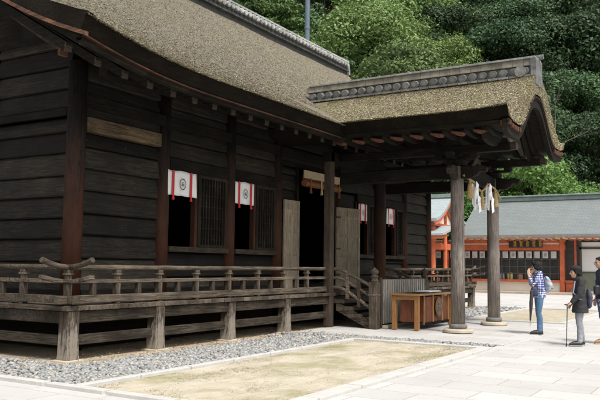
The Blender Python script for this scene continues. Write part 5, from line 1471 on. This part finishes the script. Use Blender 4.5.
def where(px):
    for lim, w in ((60, 'beyond the hall'), (170, 'behind the near hall roof'), (235, 'above the near hall ridge'), (285, 'just left of the steel pole'), (330, 'just right of the steel pole'), (370, 'over the far end of the hall ridge'), (410, 'over the left end of the porch ridge'), (455, 'over the middle of the porch ridge'), (500, 'over the right half of the porch ridge'), (545, 'over the curved porch gable'), (590, 'right of the curved porch gable'), (640, 'at the right edge of the picture')):
        if px < lim: return w
    return 'beyond the right edge'
ROWN = {0: 'lowest row', 1: 'second row', 2: 'middle row', 3: 'fourth row', 4: 'topmost row'}
seen = {}
def plant(px, d, scale, key, var=None, row=0, zoff=0, label=None):
    vs = PROT[key]; i = rnd.randrange(len(vs)) if var is None else var
    k_ = (key, i); src = vs[i]
    lat = (300 - px) / 739.67 * d
    x = d * cosf - lat * sinf; y = d * sinf + lat * cosf
    if k_ not in usedp: usedp.add(k_); o = src
    else: o = copy_tree(src)
    o.location = (x, y, hill_z(x, y) + zoff); o.rotation_euler = (0, 0, rnd.uniform(0, 6.28)); s = scale * rnd.uniform(.92, 1.08); o.scale = (s * rnd.uniform(.92, 1.08), s, s)
    sh = {'round': 'rounded', 'layered': 'layered', 'conifer': 'conical', 'bright': 'feathery'}[key[0]]
    lb = label or '%s %s tree, %s, %s' % (WORD[key[1]], sh, ROWN[row], where(px))
    seen[lb] = seen.get(lb, 0) + 1
    tag(o, lb, 'tree', 'trees on the hillside behind the shrine'); return o
rows = [(57, 7.0, 1.0), (64, 7.0, 1.15), (72, 7.0, 1.3), (81, 7.5, 1.45), (91, 7.5, 1.6)]
for r_, (d, sp_, sc) in enumerate(rows):
    step = sp_ * 739.67 / d
    px = 40 + rnd.uniform(0, step)
    while px < 700:
        if px < 330: ch = [('round', 'mid'), ('round', 'yellow'), ('round', 'yellow'), ('layered', 'blue'), ('conifer', 'blue')]
        elif px < 470: ch = [('round', 'mid'), ('round', 'mid'), ('round', 'dark'), ('conifer', 'blue'), ('round', 'yellow')]
        else: ch = [('round', 'dark'), ('round', 'dark'), ('round', 'dark')]
        if r_ == 0 and px > 400: ch = [('round', 'dark')]
        plant(px + rnd.uniform(-8, 8), d + rnd.uniform(-3, 3) + (5 if r_ == 0 and px > 470 else 0), sc * rnd.uniform(.88, 1.1), rnd.choice(ch), None, r_)
        px += step
plant(536, 51.6, 1.22, ('bright', 'bright'), 0, 0, -.2, 'bright fresh green bushy tree rising directly behind the office roof')
plant(436, 53, 1.05, ('bright', 'bright'), 0, 0, -.3, 'bright green bush top glimpsed between hall and nearer porch pillar')
plant(262, 54, 1.15, ('round', 'yellow'), 0, 0, 2., 'yellow green tree with pale leaves rising left of the steel pole')
for src in [o for v_ in PROT.values() for o in v_]:
    if 'label' not in src: 
        for c in kids(src): bpy.data.objects.remove(c)
        bpy.data.objects.remove(src)
# pale dead branches in front of the dark trees on the right
m = MB(); rr_ = random.Random(5)
def branch(p, d, L, r, dep):
    if dep == 0 or L < .15: return
    pts = [p]; q = p.copy(); dd = d.copy()
    for i in range(4): dd = (dd + Vector((rr_.uniform(-.25, .25), rr_.uniform(-.25, .25), rr_.uniform(-.2, .2)))).normalized(); q = q + dd * L / 4; pts.append(q.copy())
    m.tube(pts, [r, r * .85, r * .7, r * .55, r * .4], 6)
    for i in (2, 3, 4): branch(pts[i], (dd + Vector((rr_.uniform(-.8, .8), rr_.uniform(-.8, .8), rr_.uniform(-.5, .6)))).normalized(), L * .6, r * .5, dep - 1)
dd_ = 56; px_ = 558; lat = (300 - px_) / 739.67 * dd_; bx_, by_ = dd_ * cosf - lat * sinf, dd_ * sinf + lat * cosf
m.tube([(bx_, by_, 0), (bx_ + .1, by_, 5), (bx_, by_ + .1, 11.5)], [.10, .07, .03], 8)
branch(Vector((bx_, by_ + .1, 11.4)), Vector((-.3, .8, .7)), 2.6, .03, 4); branch(Vector((bx_, by_ + .1, 10.6)), Vector((.2, -.6, .6)), 2.2, .028, 4); branch(Vector((bx_, by_, 11.5)), Vector((0, .1, 1)), 2.2, .028, 4)
dt = m.build('dead_tree', DEADW); tag(dt, 'slender bare dead tree with pale branches right of the porch gable', 'tree')

# ------------------------------------------------------------------ CAMERA
cam = bpy.data.cameras.new('camera'); co = bpy.data.objects.new('camera', cam); COL.objects.link(co)
F_, PI_, RO_, YA_ = 739.67, R(5.0834), R(.6957), R(31.282)
cy, sy, cp, sp = math.cos(YA_), math.sin(YA_), math.cos(PI_), math.sin(PI_)
Fw = Vector((cy * cp, sy * cp, sp)); Rt = Vector((sy, -cy, 0)); Up = Rt.cross(Fw)
R2 = Rt * math.cos(RO_) + Up * math.sin(RO_); U2 = Up * math.cos(RO_) - Rt * math.sin(RO_)
M = Matrix((R2, U2, -Fw)).transposed().to_4x4(); M.translation = Vector((0, 0, 1.45)); co.matrix_world = M
cam.sensor_width = 36; cam.lens = 36 * F_ / 600; cam.clip_end = 600; cam.clip_start = .1
S.camera = co
# ------------------------------------------------------------------ LIGHT
SUN_EL, SUN_AZ = 58, -118      # direction the light comes from, measured from +X
nt_ = W.node_tree; nt_.nodes.clear()
bg = nt_.nodes.new('ShaderNodeBackground'); wo = nt_.nodes.new('ShaderNodeOutputWorld'); sky = nt_.nodes.new('ShaderNodeTexSky')
sky.sky_type = 'NISHITA'; sky.sun_disc = False; sky.sun_elevation = R(SUN_EL); sky.sun_rotation = R(90 - SUN_AZ)
sky.air_density = 1.2; sky.dust_density = 6; sky.ozone_density = 1
hs = nt_.nodes.new('ShaderNodeHueSaturation'); hs.inputs['Saturation'].default_value = .35
nt_.links.new(sky.outputs[0], hs.inputs['Color']); nt_.links.new(hs.outputs[0], bg.inputs[0]); bg.inputs[1].default_value = .125; nt_.links.new(bg.outputs[0], wo.inputs[0])
sl = bpy.data.lights.new('sun', 'SUN'); sl.energy = 2.0; sl.angle = R(10); sl.color = (1, .97, .92)
so = bpy.data.objects.new('sun', sl); COL.objects.link(so)
d = Vector((math.cos(R(SUN_EL)) * math.cos(R(SUN_AZ)), math.cos(R(SUN_EL)) * math.sin(R(SUN_AZ)), math.sin(R(SUN_EL))))
so.rotation_euler = d.to_track_quat('Z', 'Y').to_euler()
S.view_settings.view_transform = 'Standard'; S.view_settings.look = 'None'; S.view_settings.gamma = 1; S.view_settings.exposure = 0.6
S.view_settings.use_curve_mapping = False
